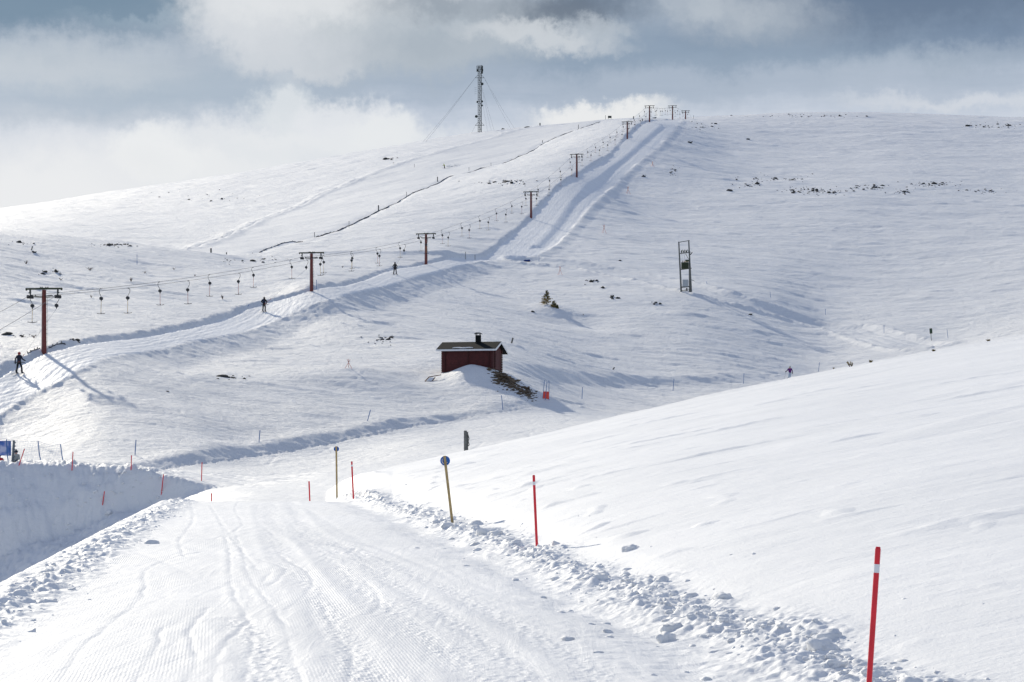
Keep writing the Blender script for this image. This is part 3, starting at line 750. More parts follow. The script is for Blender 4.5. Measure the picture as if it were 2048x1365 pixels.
    if skis:
        ms = mat('ski_%d' % int(skicol[0]*1000), skicol, .35)
        for s_ in ('l', 'r'):
            a = Vector(J['an'+s_]); m = MB(); n_ = 10; vs = []; fs = []; L_ = skilen
            for k in range(n_+1):
                t = k/n_; yy = -L_*.43+L_*t; lift = .16*max(0, (t-.88)/.12)**1.6; w_ = .035+.016*abs(2*t-1)**1.5
                if t > .97: w_ = .02
                x0 = a.x+math.tan(skiyaw)*yy; z0 = a.z-.105+lift
                for dx, dz in ((-w_,0),(w_,0),(w_,.016),(-w_,.016)): vs.append((x0+dx, a.y+.03+yy, z0+dz))
            for k in range(n_):
                for j in range(4): fs.append((k*4+j, k*4+(j+1)%4, k*4+4+(j+1)%4, k*4+4+j))
            fs += [(3,2,1,0), tuple(n_*4+j for j in range(4))]
            m.add(vs, fs); m.build('ski', ms, root)
    if pack:
        mp = mat('rucksack_%d' % int(pack[2]*1000), pack, .8, 0, .2, 8); c = Vector(J['chest'])
        m = MB(); m.box(c+Vector((0,-.20,-.05)), (.28,.16,.42), bev=.06); m.box(c+Vector((0,-.30,-.10)), (.20,.06,.22), bev=.025); m.build('rucksack', mp, root, True)
    return root
def tow(skier_at, yaw, rope_Y, hip, label):
    """a T-bar in use: spring box on the rope, cord, rod and crossbar behind the skier"""
    r = make_tbar(1, 1, used=1); p = rope_at(1, rope_Y); r.location = p
    r.rotation_euler = (0,0,0); tag(r, label, 'T-bar', 'T-bars pulled by skiers')
    hipw = skier_at+Matrix.Rotation(yaw, 3, 'Z') @ Vector(hip)
    start = Vector((-.07,0,-1.15)); end = hipw-p
    # arm swings back towards the skier
    d = (end-start).normalized(); rod0 = end-d*1.15
    m = MB(); m.tube([start, rod0], .007, 4); m.build('cord', M_rope, r)
    m = MB(); m.tube([rod0, end], .02, 6); m.tube([rod0-d*.02, rod0+d*.14], .032, 8); m.build('rod', M_stick_r, r)
    m = MB(); ax = Vector((1,.1,0)).normalized(); m.tube([end-ax*.36+Vector((0,0,.03)), end, end+ax*.50+Vector((0,.05,.02))], .027, 8); m.build('crossbar', M_black, r)
g1 = ground(38, 754, Y=163); 
def on_snow(px, py, Y): 
    g = ground(px, py, Y=Y); return g
NAVY = (.012,.016,.035); BLK = (.010,.011,.013)
yaw1 = LYAW-R(12)
p1 = person(g1+Vector((0,0,.03)), yaw1, 'skier in a red helmet and dark navy jacket riding the T-bar past the leftmost tower', dict(
    hil=(-.11,0,.88), knl=(-.20,.04,.50), anl=(-.24,-.02,.12), tol=(-.24,.15,.07), hir=(.11,0,.88), knr=(.22,.06,.50), anr=(.28,.0,.12), tor=(.28,.17,.07),
    shl=(-.20,.0,1.42), ell=(-.31,-.07,1.18), wrl=(-.33,-.04,.93), elr=(.28,.08,1.18), wrr=(.30,.30,1.10)), NAVY, BLK, (.30,.02,.025), skicol=(.2,.2,.22), skiyaw=R(5))
tow(g1, yaw1, 168.7, (.10,-.22,.92), 'T-bar pulling the skier in the red helmet, its spring box right of the leftmost tower')
g2 = on_snow(528, 626, 241); yaw2 = LYAW-R(6)
person(g2+Vector((0,0,.03)), yaw2, 'skier in a dark hood and navy rucksack riding the T-bar between the first two towers', dict(
    shl=(-.21,.0,1.42), ell=(-.37,.02,1.20), wrl=(-.24,.22,1.10), shr=(.21,0,1.42), elr=(.37,.0,1.20), wrr=(.26,.16,1.03), head=(.0,.10,1.60), crown=(0,.10,1.70)), BLK, BLK, BLK, 'hood', pack=(.012,.02,.06), bulk=1.12, skicol=(.25,.22,.2))
tow(g2, yaw2, 234.5+9, (.10,-.22,.88), 'T-bar pulling the hooded skier with the rucksack, left of the second tower')
g3 = on_snow(790, 547, 292); yaw3 = LYAW+R(2)
person(g3+Vector((0,0,.03)), yaw3, 'skier all in black riding the T-bar just left of the third tower', dict(
    ell=(-.33,.0,1.18), wrl=(-.22,.18,1.02), elr=(.33,.0,1.18), wrr=(.22,.18,1.02), knl=(-.16,.06,.5), anl=(-.19,0,.12), tol=(-.19,.17,.07), knr=(.16,.06,.5), anr=(.19,0,.12), tor=(.19,.17,.07)), BLK, BLK, BLK, 'hood', bulk=1.05, skicol=(.3,.25,.2))
tow(g3, yaw3, 298.3, (-.10,-.22,.88), 'T-bar pulling the skier in black, its spring box left of the third tower')
g4 = on_snow(889, 336, 620)
person(g4, R(115), 'distant skier in a bright yellow-green jacket carving down the upper piste', dict(
    pelvis=(.10,-.10,.72), waist=(.08,-.02,.86), chest=(.04,.12,1.06), neck=(.02,.20,1.22), head=(.02,.26,1.33), crown=(.02,.26,1.43), shl=(-.16,.14,1.14), ell=(-.36,.22,.98), wrl=(-.42,.42,.90), shr=(.22,.14,1.14), elr=(.38,.24,.92), wrr=(.40,.44,.86),
    hil=(-.0,-.10,.70), knl=(-.22,.16,.48), anl=(-.22,-.05,.12), tol=(-.22,.12,.07), hir=(.2,-.10,.70), knr=(.06,.16,.46), anr=(.1,-.05,.12), tor=(.1,.12,.07)), (.42,.50,.03), BLK, (.30,.38,.04), 'helmet')
g5 = on_snow(1580, 762, 236); g5.z = max(g5.z, at(1580, 761.5, 236).z)
p5 = person(g5, R(176), 'woman skier in a purple jacket and pale trousers coming round the slope at right', dict(
    pelvis=(-.02,-.02,.88), waist=(0,.0,1.03), chest=(.02,.04,1.27), neck=(.02,.06,1.44), head=(.02,.09,1.56), crown=(.02,.08,1.66), shl=(-.17,.03,1.37), ell=(-.27,.06,1.13), wrl=(-.27,.20,.93), shr=(.21,.03,1.37), elr=(.34,.10,1.16), wrr=(.48,.22,1.06),
    hil=(-.10,0,.83), knl=(-.02,.12,.48), anl=(.06,.0,.12), tol=(.06,.17,.07), hir=(.08,0,.83), knr=(.14,.14,.48), anr=(.24,.02,.12), tor=(.24,.19,.07)), (.10,.012,.16), (.42,.50,.60), (.45,.48,.45), 'helmet', glove=(.012,.012,.014), skicol=(.4,.4,.42))
for w_, tip, nm in (((-.27,.25,.93), (-.42,.10,-.12), 'right'), ((.48,.28,1.06), (.74,.10,-.10), 'left')):
    Rm = Matrix.Rotation(R(176), 3, 'Z'); a = g5+Rm @ Vector(w_); b = g5+Rm @ Vector(tip)
    r = empty('ski_pole', b); m = MB(); m.tube([a-b, Vector((0,0,0))], [.011,.008], 6); m.build('shaft', M_galv, r)
    d = (a-b).normalized(); m = MB(); m.tube([a-b-d*.09, a-b+d*.05], [.017,.02], 8); m.build('grip', M_black, r)
    m = MB(); m.tube([d*.07, d*.085], .05, 10); m.build('basket', M_black, r)
    tag(r, 'thin ski pole in the hand on the %s side of the purple-jacketed skier' % nm, 'ski pole', 'ski poles of the purple-jacketed skier')
g6 = on_snow(33, 938, 128)
person(Vector((g6.x, g6.y, at(33, 925, 128).z-.98)), R(150), 'spectator in a black bobble hat and pale beige jacket behind the snow mound at left', dict(
    ell=(-.27,.02,1.16), wrl=(-.18,.18,1.10), elr=(.27,.02,1.16), wrr=(.18,.18,1.10)), (.33,.33,.29), (.03,.03,.035), (.012,.012,.014), 'beanie', skis=False, bulk=1.15)
g7 = on_snow(0, 940, 128)
person(Vector((at(-1, 925, 128).x, 128, at(0, 925, 128).z-1.22)), R(190), 'spectator in a red jacket cut off by the left edge of the picture', dict(
    ell=(-.30,.02,1.16), wrl=(-.22,.18,1.08), elr=(.30,.02,1.16), wrr=(.22,.18,1.08)), (.42,.012,.025), (.03,.03,.035), (.02,.02,.022), 'beanie', skis=False, bulk=1.1)
# powder thrown up behind the carving skier
m = MB(); g = ground(904, 334, Y=622)
for k in range(140):
    t = k/140; c = g+Vector((-2.0+7.4*t+random.gauss(0,.25), random.gauss(.5,.5), .1+abs(random.gauss(0,.35))*math.sin(math.pi*min(1, t*1.25+.05)))); m.ball(c, random.uniform(.04,.16), 6, 4)
tag(m.build('snow_spray', M_snowm, None, True), 'white plume of powder behind the carving skier', 'snow spray', kind='stuff')
# ---------------------------------------------------------------- slope poles
def stick(name, pxb, pyb, pxt, pyt, width, material, label, cat, group, Y=None, band=False, sunk=.15, bent=0):
    if Y is None: g = ground(pxb, pyb)
    else: g = ground(pxb, pyb, Y=Y)
    b = Vector((g.x, g.y, g.z)); t = at(pxt, pyt, g.y)
    L_ = (t-b).length; d = (t-b).normalized()
    if band:
        root = empty(name, b); m = MB()
        r = width/2; m.tube([-d*sunk, d*(L_-.14)], r, 14); m.tube([d*(L_-.09), d*L_], r, 14); m.build('shaft', material, root, False)
        m = MB(); m.tube([d*(L_-.14), d*(L_-.09)], r*1.03, 14); m.build('reflective_band', M_white_band, root)
        m = MB(); m.tube([d*L_, d*(L_+.012)], [r*.92, r*.8], 14); m.build('cap', M_pole_red, root)
        o = root
    else:
        m = MB(); mid = d*L_*.5+Vector((bent, 0, 0)); m.tube([-d*sunk, mid, d*L_], width/2, 8); o = m.build(name, material, None); o.location = b
    tag(o, label, cat, group); return o
GR = 'red marker poles along the foreground run'
stick('marker_pole', 1731, 1390, 1756, 1098, .033, M_pole_red, 'nearest red marker pole with a white band, at the bottom right corner', 'marker pole', GR, Y=11.7, band=True)
stick('marker_pole', 1074, 1112, 1067.5, 952, .040, M_pole_red, 'second nearest red marker pole with a white band, standing in the lumpy snow bank', 'marker pole', GR, Y=30.2, band=True)
stick('marker_pole', 707, 1001, 703.5, 924, .050, M_pole_red, 'red marker pole with a white band just right of the far wooden stake', 'marker pole', GR, Y=59.5, band=True)
for a in ((621,990,618,963,'short red pole tilted at the far right corner of the groomed road',72),(205,1019,209,983,'red pole low on the shaded face of the snow mound',None),(323,987,327,949,'red pole at the right foot of the snow mound',None),(262,950,263,911,'red pole on the right shoulder of the snow mound, right of the net',None),
          (403,959,404,925,'red pole on the piste right of the snow mound',None),(144,942,146,904,'red pole on the mound crest just right of the net',None),(38,940,49,898,'strongly tilted red pole on the mound crest by the spectators',None),(423,993,423,987,'tip of a red pole just showing over the brow of the road',84)):
    stick('marker_pole', *a[:4], .052, M_pole_red, a[4], 'marker pole', 'small red poles round the mound and brow', Y=a[5])
GB = 'blue poles marking the pistes'
for a in ((735,850,741,820,'tilted blue pole beside the cut bank, left of the hut',None),(518,890,520,861,'blue pole on the cut bank above the far wooden stake',None),(270,914,272,880,'blue pole on the cut bank above the snow mound',None),
          (1006,818,1003,791,'blue pole leaning below the rubble slope of the hut',None),(1164,798,1165,775,'blue pole right of the orange slalom panel',None),(1346,779,1348,758,'blue pole halfway between the slalom panel and the purple skier',None),
          (1487,767,1488,747,'blue pole left of the purple skier',None),(1637,742,1639,725,'blue pole right of the purple skier',None),(1651,631,1651,618,'blue pole beside the middle of the right-hand cat track',None),(1768,663,1768,650,'blue pole above the right end of the cat track',None),
          (1896,676,1894,659,'blue pole right of the green sign',None),(1541,597,1540,584,'blue pole above the cat track right of the transformer',None),(1414,573,1412,563,'short blue pole just right of the transformer',None),(633,579,633,560,'slim pole standing right behind the second lift tower',None),(274,530,274,510,'slim dark pole on the knoll above the T-bars at left',None),
          (496,617,498,609,'tiny pole on the bank of the lift track by the hooded skier',None),(1078,519,1078,512,'tiny pole at the left end of the cat track',None)):
    stick('marker_pole', *a[:4], .062, M_pole_blue, a[4], 'marker pole', GB, Y=a[5])
# stubs and thin stakes on the hill
for a in ((1226,747,1229,735,.16,'short leaning wooden stub right of the hut on open snow'),(1023,686,1026,676,.20,'thick wooden stub behind the right end of the hut'),(422,508,422,497,.30,'dark stub post at the foot of the long piste'),(453,511,453,505,.2,'small stub post right of the foot of the long piste'),(63,502,65,493,.16,'leaning stub on the knoll at the far left'),
          (757,422,757,411,.28,'dark stake at the lower third of the drift fence'),(875,364,875,354,.28,'dark stake at the bend of the drift fence'),(813,393,813,384,.12,'thin stake left of the fence bend'),(938,342,938,335,.12,'thin stake on the fence right of its bend'),(982,333,982,326,.12,'thin stake on the upper fence'),(1157,259,1157,250,.2,'stake near the upper end of the drift fence'),(1085,287,1085,281,.22,'stake halfway up the upper fence'),
          (698,454,698,442,.10,'thin stake on the lower fence'),(629,474,629,465,.12,'stake at the gap of the lower fence'),(444,480,444,472,.08,'thin stake on the left rim of the long piste'),(829,336,829,328,.10,'thin stake on the upper rim of the long piste'),(1211,242,1211,231,.14,'thin stake at the top of the drift fence on the crest'),(1267,240,1267,233,.3,'dark stub left of the crest towers'),(1285,244,1285,238,.3,'dark stub right below the crest hut'),
          (931,519,931,504,.09,'slim stake where the two snow banks meet'),(950,520,950,510,.09,'slim stake at the left foot of the steep track'),(1387,238,1387,231,.12,'thin stake right of the crest towers'),(1080,249,1080,246.5,.5,'dark post on the crest right of the mast')):
    o = stick('stake', *a[:4], a[4], M_grey_wood, a[5], 'stake', 'thin stakes and stubs on the hill', Y=None)
# wooden stakes with round blue signs, seen from behind
def sign_stake(pxb, pyb, pxt, pyt, Y, w, rdisc, label, disc_off, mark):
    g = ground(pxb, pyb, Y=Y); b = Vector(g); t = at(pxt, pyt, Y); L_ = (t-b).length; d = (t-b).normalized()
    root = empty('sign_stake', b); q = d.to_track_quat('Z', 'Y').to_matrix()
    m = MB(); m.box(d*(L_/2-.1), (w, w*.8, L_+.2), q, bev=.004); m.build('wooden_post', M_stake, root)
    c = d*(L_-disc_off)+Vector((0,w*.4+.012,0)); m = MB(); m.tube([c, c+Vector((0,.012,0))], rdisc, 36); disc = m.build('sign_disc', M_sign_blue, root)
    if mark:
        m = MB(); pts = [c+Vector((rdisc*x, -.003, rdisc*z)) for x, z in ((-.50,.42),(-.62,.18),(-.62,-.12),(-.54,-.36),(-.36,-.52),(-.10,-.54))]; m.tube(pts, [.005,.007,.008,.008,.007,.004], 6)
        m.tube([c+Vector((rdisc*.18,-.003,-rdisc*.34)), c+Vector((rdisc*.30,-.003,-rdisc*.40)), c+Vector((rdisc*.50,-.003,-rdisc*.28))], .005, 6); m.build('white_mark', M_white_band, disc)
    tag(root, label, 'piste sign', 'wooden stakes with round blue signs'); return root
sign_stake(905, 1059, 889, 912, 39.6, .062, .097, 'nearer leaning wooden stake with a round blue sign showing part of a white mark', .10, True)
sign_stake(674, 966, 672.5, 893, 74, .075, .098, 'farther upright wooden stake with a small round blue sign', .10, False)
# grey double post sticking up behind the right-hand slope
g = ground(932, 905, Y=99); b = Vector((g.x, 99, at(932, 908, 99).z)); root = empty('grey_post', b)
m = MB(); m.box((-.03,0,.35), (.15,.14,1.60), bev=.01); m.build('thick_board', M_grey_wood, root)
m = MB(); m.box((.075,.02,.28), (.07,.10,1.60), bev=.01); m.build('thin_board', M_grey_wood, root)
m = MB(); m.tube([(.10,-.05,.95),(.15,-.06,.75),(.11,-.05,.62),(.16,-.06,.45),(.12,-.05,.38)], .022, 6); m.build('rope_loop', M_dark_steel, root)
tag(root, 'weathered grey double post half hidden behind the bright slope', 'post')
# net fence behind the mound
g = lambda px: Vector((at(px, 925, 121).x, 121, float(H(at(px,925,121).x, 121)[0])))
root = empty('safety_net', g(70)); o0 = Vector(root.location)
poles = [((17,925),(13,879)),((83,927),(76,882)),((129,931),(121,889))]
tops = []
for (bx, by), (tx, ty) in poles:
    B_ = at(bx, by+4, 121)-o0; T_ = at(tx, ty, 121)-o0; tops.append((B_, T_)); m = MB(); m.tube([B_, B_.lerp(T_, .5)+Vector((-.03,0,0)), T_], .032, 8); m.build('net_pole', M_pole_blue, root)
m = MB(); B_ = at(25,930,121.3)-o0; T_ = at(28,881,121.3)-o0; m.tube([B_, T_], .075, 8)
for k in range(6): c = B_.lerp(T_, .2+.14*k); m.box(c+Vector((.08,0,0)), (.08,.06,.07))
m.build('timber_post', M_grey_wood, root)
m = MB()
def net(A0, A1, B0, B1, nu, nv, sag):
    for j in range(nv+1):
        v = j/nv; m.tube([A0.lerp(A1, v).lerp(B0.lerp(B1, v), u/8)-Vector((0,0,sag*4*(u/8)*(1-u/8)*v)) for u in range(9)], .0035 if 0 < j < nv else .007, 3, False)
    for i in range(1, nu):
        u = i/nu; m.tube([A0.lerp(B0, u), A0.lerp(B0, u).lerp(A1.lerp(B1, u)-Vector((0,0,sag*4*u*(1-u))), .5), A0.lerp(B0, u).lerp(A1.lerp(B1, u), 1)-Vector((0,0,sag*4*u*(1-u)))], .0035, 3, False)
net(tops[0][0], tops[0][1], tops[1][0], tops[1][1], 20, 12, .08); net(tops[1][0], tops[1][1], tops[2][0], tops[2][1], 14, 12, .14)
m.build('netting', M_net, root)
tag(root, 'see-through blue safety net on blue poles behind the snow mound', 'safety net')
# printed banner
mb_ = bpy.data.materials.new('banner_print'); mb_.use_nodes = True; nt_ = mb_.node_tree; bs = nt_.nodes['Principled BSDF']; bs.inputs['Roughness'].default_value = .7
no = nt_.nodes.new('ShaderNodeTexNoise'); no.inputs['Scale'].default_value = 1.6; no.inputs['Detail'].default_value = 2; tcc = nt_.nodes.new('ShaderNodeTexCoord'); nt_.links.new(tcc.outputs['Object'], no.inputs['Vector'])
rr_ = nt_.nodes.new('ShaderNodeValToRGB'); rr_.color_ramp.elements[0].position = .35; rr_.color_ramp.elements[0].color = (.03,.13,.42,1); rr_.color_ramp.elements[1].position = .62; rr_.color_ramp.elements[1].color = (.50,.52,.70,1); k_ = rr_.color_ramp.elements.new(.5); k_.color = (.10,.18,.50,1)
nt_.links.new(no.outputs['Fac'], rr_.inputs[0]); nt_.links.new(rr_.outputs[0], bs.inputs['Base Color'])
A0 = at(-60, 910, 121.6); A1 = at(-60, 883, 121.6); B0 = at(22, 912, 121.6); B1 = at(22, 882, 121.6)
root = empty('banner', A0); m = MB(); vs = []; fs = []
for i in range(17):
    u = i/16
    for j in range(5): v = j/4; q = A0.lerp(B0, u).lerp(A1.lerp(B1, u), v)-A0; vs.append(q+Vector((0,.03*math.sin(u*14+v*2),0)))
for i in range(16):
    for j in range(4): a = i*5+j; fs.append((a, a+5, a+6, a+1))
m.add(vs, fs); sh = m.build('cloth', mb_, root, True); md = sh.modifiers.new('thick', 'SOLIDIFY'); md.thickness = .006
m = MB(); 
for (x0,z0,x1,z1) in ((1.35,.45,1.62,.72),(1.62,.72,1.80,.55),(1.45,.30,1.70,.38)): m.beam((x0,-.05,z0),(x1,-.05,z1), .01, .05)
m.build('white_strokes', M_white_band, root)
tag(root, 'blue and white printed banner at the left edge behind the spectators', 'banner')
# slalom gate
g = ground(1092, 801); b = Vector(g); root = empty('slalom_gate', b); Yg = b.y
for (x0,y0,x1,y1) in ((1085,798,1089,761),(1090,800,1094,765),(1098,803,1098,761)):
    B_ = at(x0, y0+3, Yg)-b; T_ = at(x1, y1, Yg)-b
    if x0 == 1090: B_.y -= .35; T_.y -= .35
    m = MB(); m.tube([B_, T_], .024, 8); m.build('gate_pole', M_pole_blue, root)
c0 = at(1085.5, 797, Yg)-b; c1 = at(1098, 799, Yg)-b; c2 = at(1098, 784, Yg)-b; c3 = at(1087, 783, Yg)-b
m = MB(); vs = []; fs = []
for i in range(9):
    u = i/8
    for j in range(5): v = j/4; vs.append(c0.lerp(c1, u).lerp(c3.lerp(c2, u), v)+Vector((0,-.03+.05*math.sin(u*6),0)))
for i in range(8):
    for j in range(4): a = i*5+j; fs.append((a, a+5, a+6, a+1))
m.add(vs, fs); sh = m.build('panel', M_gate_red, root, True); md = sh.modifiers.new('thick', 'SOLIDIFY'); md.thickness = .005
tag(root, 'slalom gate of blue poles with an orange-red panel right of the hut', 'slalom gate')
# crossed red bamboo markers
def crossed(px, pyb, pyt, w, label, base_stone=False):
    g = ground(px, pyb-1); Yc_ = g.y; s = Yc_/F; h = (pyb-pyt)*s*1.02; hw = w*s/2
    root = empty('crossed_poles', g)
    for (ax, ay, bx, by) in ((-hw,-.1,hw*.45,.1),(hw,-.15,-hw*.45,.1),(-hw*.1,.45,.02,-.05)):
        m = MB(); m.tube([(ax,ay,-.1),(bx,by,h*random.uniform(.93,1))], max(.020, .28*s), 6); m.build('pole', M_stick_r if Yc_ < 700 else M_stick_r, root)
    m = MB(); m.tube([(-.03,0,h*.70),(.03,0,h*.73)], .04, 6); m.build('lashing', M_black, root)
    tag(root, label, 'crossed poles', 'crossed red warning poles')
crossed(697, 757, 739, 15, 'crossed red poles on open snow left of the hut')
crossed(1120, 547, 530, 9, 'crossed red poles just below the left end of the cat track')
crossed(1208, 467, 450, 9, 'crossed red poles beside the middle of the steep track, above the cat track')
crossed(1256, 388, 373, 9, 'crossed red poles right of the upper steep track')
crossed(1305, 333, 323, 7, 'smallest faint crossed poles high up near the top of the steep track')
# ---------------------------------------------------------------- log hut
def build_hut():
    Yh = 185.0; s = Yh/F; zb = at(944, 746, Yh).z
    yaw = R(-25.0)
    # front right corner seen at column 990
    cr = at(985, 746, Yh-1.0); W_, D_, Hh = 5.1, 3.3, 2.18
    root = empty('log_hut', (cr.x, cr.y, zb), R(-14))
    x0, x1, y0, y1 = -W_+.25, 0, 0, D_
    n_ = 14; lh = Hh/n_
    m = MB()
    for k in range(n_):
        z = lh*(k+.5); ex = .0
        m.box(((x0+x1)/2, y0, z), (W_+.0-.25, .14, lh*.93), bev=.035); m.box(((x0+x1)/2, y1, z), (W_-.25, .14, lh*.93), bev=.035)
        m.box((x0, (y0+y1)/2, z), (.14, D_, lh*.9), bev=.03); m.box((x1, (y0+y1)/2, z), (.14, D_, lh*.9), bev=.03)
    # gables
    rise = .60; k = 0
    m.box(((x0+x1)/2, y0+.02, Hh/2), (W_-.5, .06, Hh)); m.box((x1-.02, D_/2, Hh/2), (.05, D_-.2, Hh-.02)); z = Hh
    while z < Hh+rise-.1:
        f = 1-(z+lh-Hh)/rise; 
        if f > .08:
            for x in (x0, x1): m.box((x, D_/2, z+lh/2), (.13, D_*f, lh*.9), bev=.03)
        z += lh
    m.box(((x0+x1)/2, D_/2, .06), (W_-.35, D_-.1, .1))
    m.build('log_wall', M_log, root)
    # notched corners: stacked log ends
    for (cx, cy, ax) in ((x0+.32,y0-.11,0),(x1-.30,y0-.11,0),(x0+2.55,y0-.11,0)):
        m = MB()
        for k in range(n_): m.box((cx, cy, lh*(k+.5)), (.17, .13, lh*.86), bev=.04)
        m.build('log_ends', M_log_dark, root)
    for cy in (.45, D_-.30):
        m = MB()
        for k in range(n_): m.box((x1+.13, cy, lh*(k+.5)), (.17, .17, lh*.86), bev=.04)
        m.build('log_ends', M_log_dark, root)
    m = MB(); m.box((x1-.02,-.03,Hh/2), (.16,.10,Hh)); m.build('corner_board', M_log_dark, root)
    # roof: two slopes with felt, white barge boards and eave board
    ov = .42; ox = .42; zr = Hh+rise; half = D_/2; sl_ = rise/half
    roof = MB()
    ef = (y0-ov, Hh-sl_*ov+.04); eb = (y1+ov+.65, Hh-sl_*(ov+.65)+.04); rg = (D_/2, zr+.04)
    for a, b_ in ((ef, rg), (rg, eb)):
        vs = []
        for x in (x0-ox, x1+ox):
            vs += [(x, a[0], a[1]), (x, b_[0], b_[1]), (x, b_[0], b_[1]+.10), (x, a[0], a[1]+.10)]
        roof.add(vs, [(0,1,2,3),(7,6,5,4),(0,4,5,1),(1,5,6,2),(2,6,7,3),(3,7,4,0)])
    ro = roof.build('roof', M_felt, root)
    m = MB()
    for x in (x0-ox-.016, x1+ox+.016):
        for a, b_ in ((ef, rg), (rg, eb)): m.beam((x, a[0]-(.02 if a is ef else 0), a[1]+.0), (x, b_[0], b_[1]+.0), .032, .17)
    m.build('barge_board', M_white_board, ro)
    m = MB(); m.beam((x0-ox, ef[0]-.018, ef[1]+.0), (x1+ox, ef[0]-.018, ef[1]+.0), .03, .16); m.build('eave_board', M_white_board, ro)
    # thin tongue of snow left on the front slope
    m = MB(); vs = []; fs = []; nn = 24
    for i in range(nn+1):
        u = i/nn; x = x0+1.05+2.0*u; w_ = .22*math.sin(math.pi*u)**.7+.01; yb = y0-ov+.22+.06*math.sin(u*9)
        for (dy, dz) in ((0,.0),(w_*.4,.05),(w_*.8,.05),(w_,.0)): yy = yb+dy; vs.append((x, yy, Hh+.04+.10+(yy-y0)*sl_+dz))
    for i in range(nn):
        for j in range(3): a = i*4+j; fs.append((a, a+4, a+5, a+1))
    m.add(vs, fs); m.build('roof_snow', M_snowm, ro, True)
    # chimney
    m = MB(); cx, cy = x0+3.12, D_/2-.25; m.box((cx, cy, zr+.28), (.44,.44,.90), bev=.01); ch = m.build('chimney', M_felt, ro)
    m = MB(); 
    for k in range(4): m.box((cx+(.17 if k%2 else -.17), cy+(.17 if k//2 else -.17), zr+.80), (.05,.05,.12))
    m.box((cx,cy,zr+.88), (.60,.60,.05), bev=.01); m.beam((cx-.33,cy,zr+.83),(cx-.16,cy,zr+.96), .6, .03); m.beam((cx+.16,cy,zr+.96),(cx+.33,cy,zr+.83), .6, .03); m.box((cx,cy,zr+.965),(.34,.6,.03)); m.build('chimney_cap', M_grey_wood, ro)
    for (bx, by) in ((x0+.25,y0+.15),(x0+2.6,y0+.15),(x1-.3,y0+.2),(x1-.25,y1-.2),(x1-.2,1.8),(x0+.3,y1-.2)):
        m = MB(); m.box((bx,by,-.33), (.34,.34,.70), bev=.02); m.build('foundation_block', M_concrete, root)
    m = MB(); m.box((x0+.05,-.06,-.02),(.25,.08,.05)); m.build('white_bracket', M_white_board, root)
    tag(root, 'dark red log hut with a black felt roof, white boards and chimney', 'hut')
    return root
hut = build_hut()
# collapsed frame in the snow left of the hut
g = ground(868, 762); root = empty('wooden_frame', g+Vector((0,0,.12)))
s_ = g.y/F
def fp(px, py): return at(px, py, g.y)-Vector(root.location)
m = MB(); m.beam(fp(850,763),fp(858,754)+Vector((0,.3,0)), .09, .07); m.beam(fp(858,754)+Vector((0,.3,0)),fp(882,750)+Vector((0,.3,0)), .09, .07); m.beam(fp(850,764),fp(883,761), .09, .05); m.beam(fp(864,763),fp(870,755)+Vector((0,.3,0)), .07, .06); m.build('frame', mat('red_brown_timber', (.10,.035,.025), .8), root)
m = MB(); a, b_, c, d = fp(853,762), fp(863,762), fp(869,756)+Vector((0,.28,0)), fp(859,755.5)+Vector((0,.28,0)); m.add([a,b_,c,d,a-Vector((0,0,.03)),b_-Vector((0,0,.03)),c-Vector((0,0,.03)),d-Vector((0,0,.03))], [(0,1,2,3),(7,6,5,4),(0,4,5,1),(1,5,6,2),(2,6,7,3),(3,7,4,0)]); m.build('pale_board', M_white_board, root)
tag(root, 'tipped-over wooden frame with a pale board in the snow left of the hut', 'wooden frame')
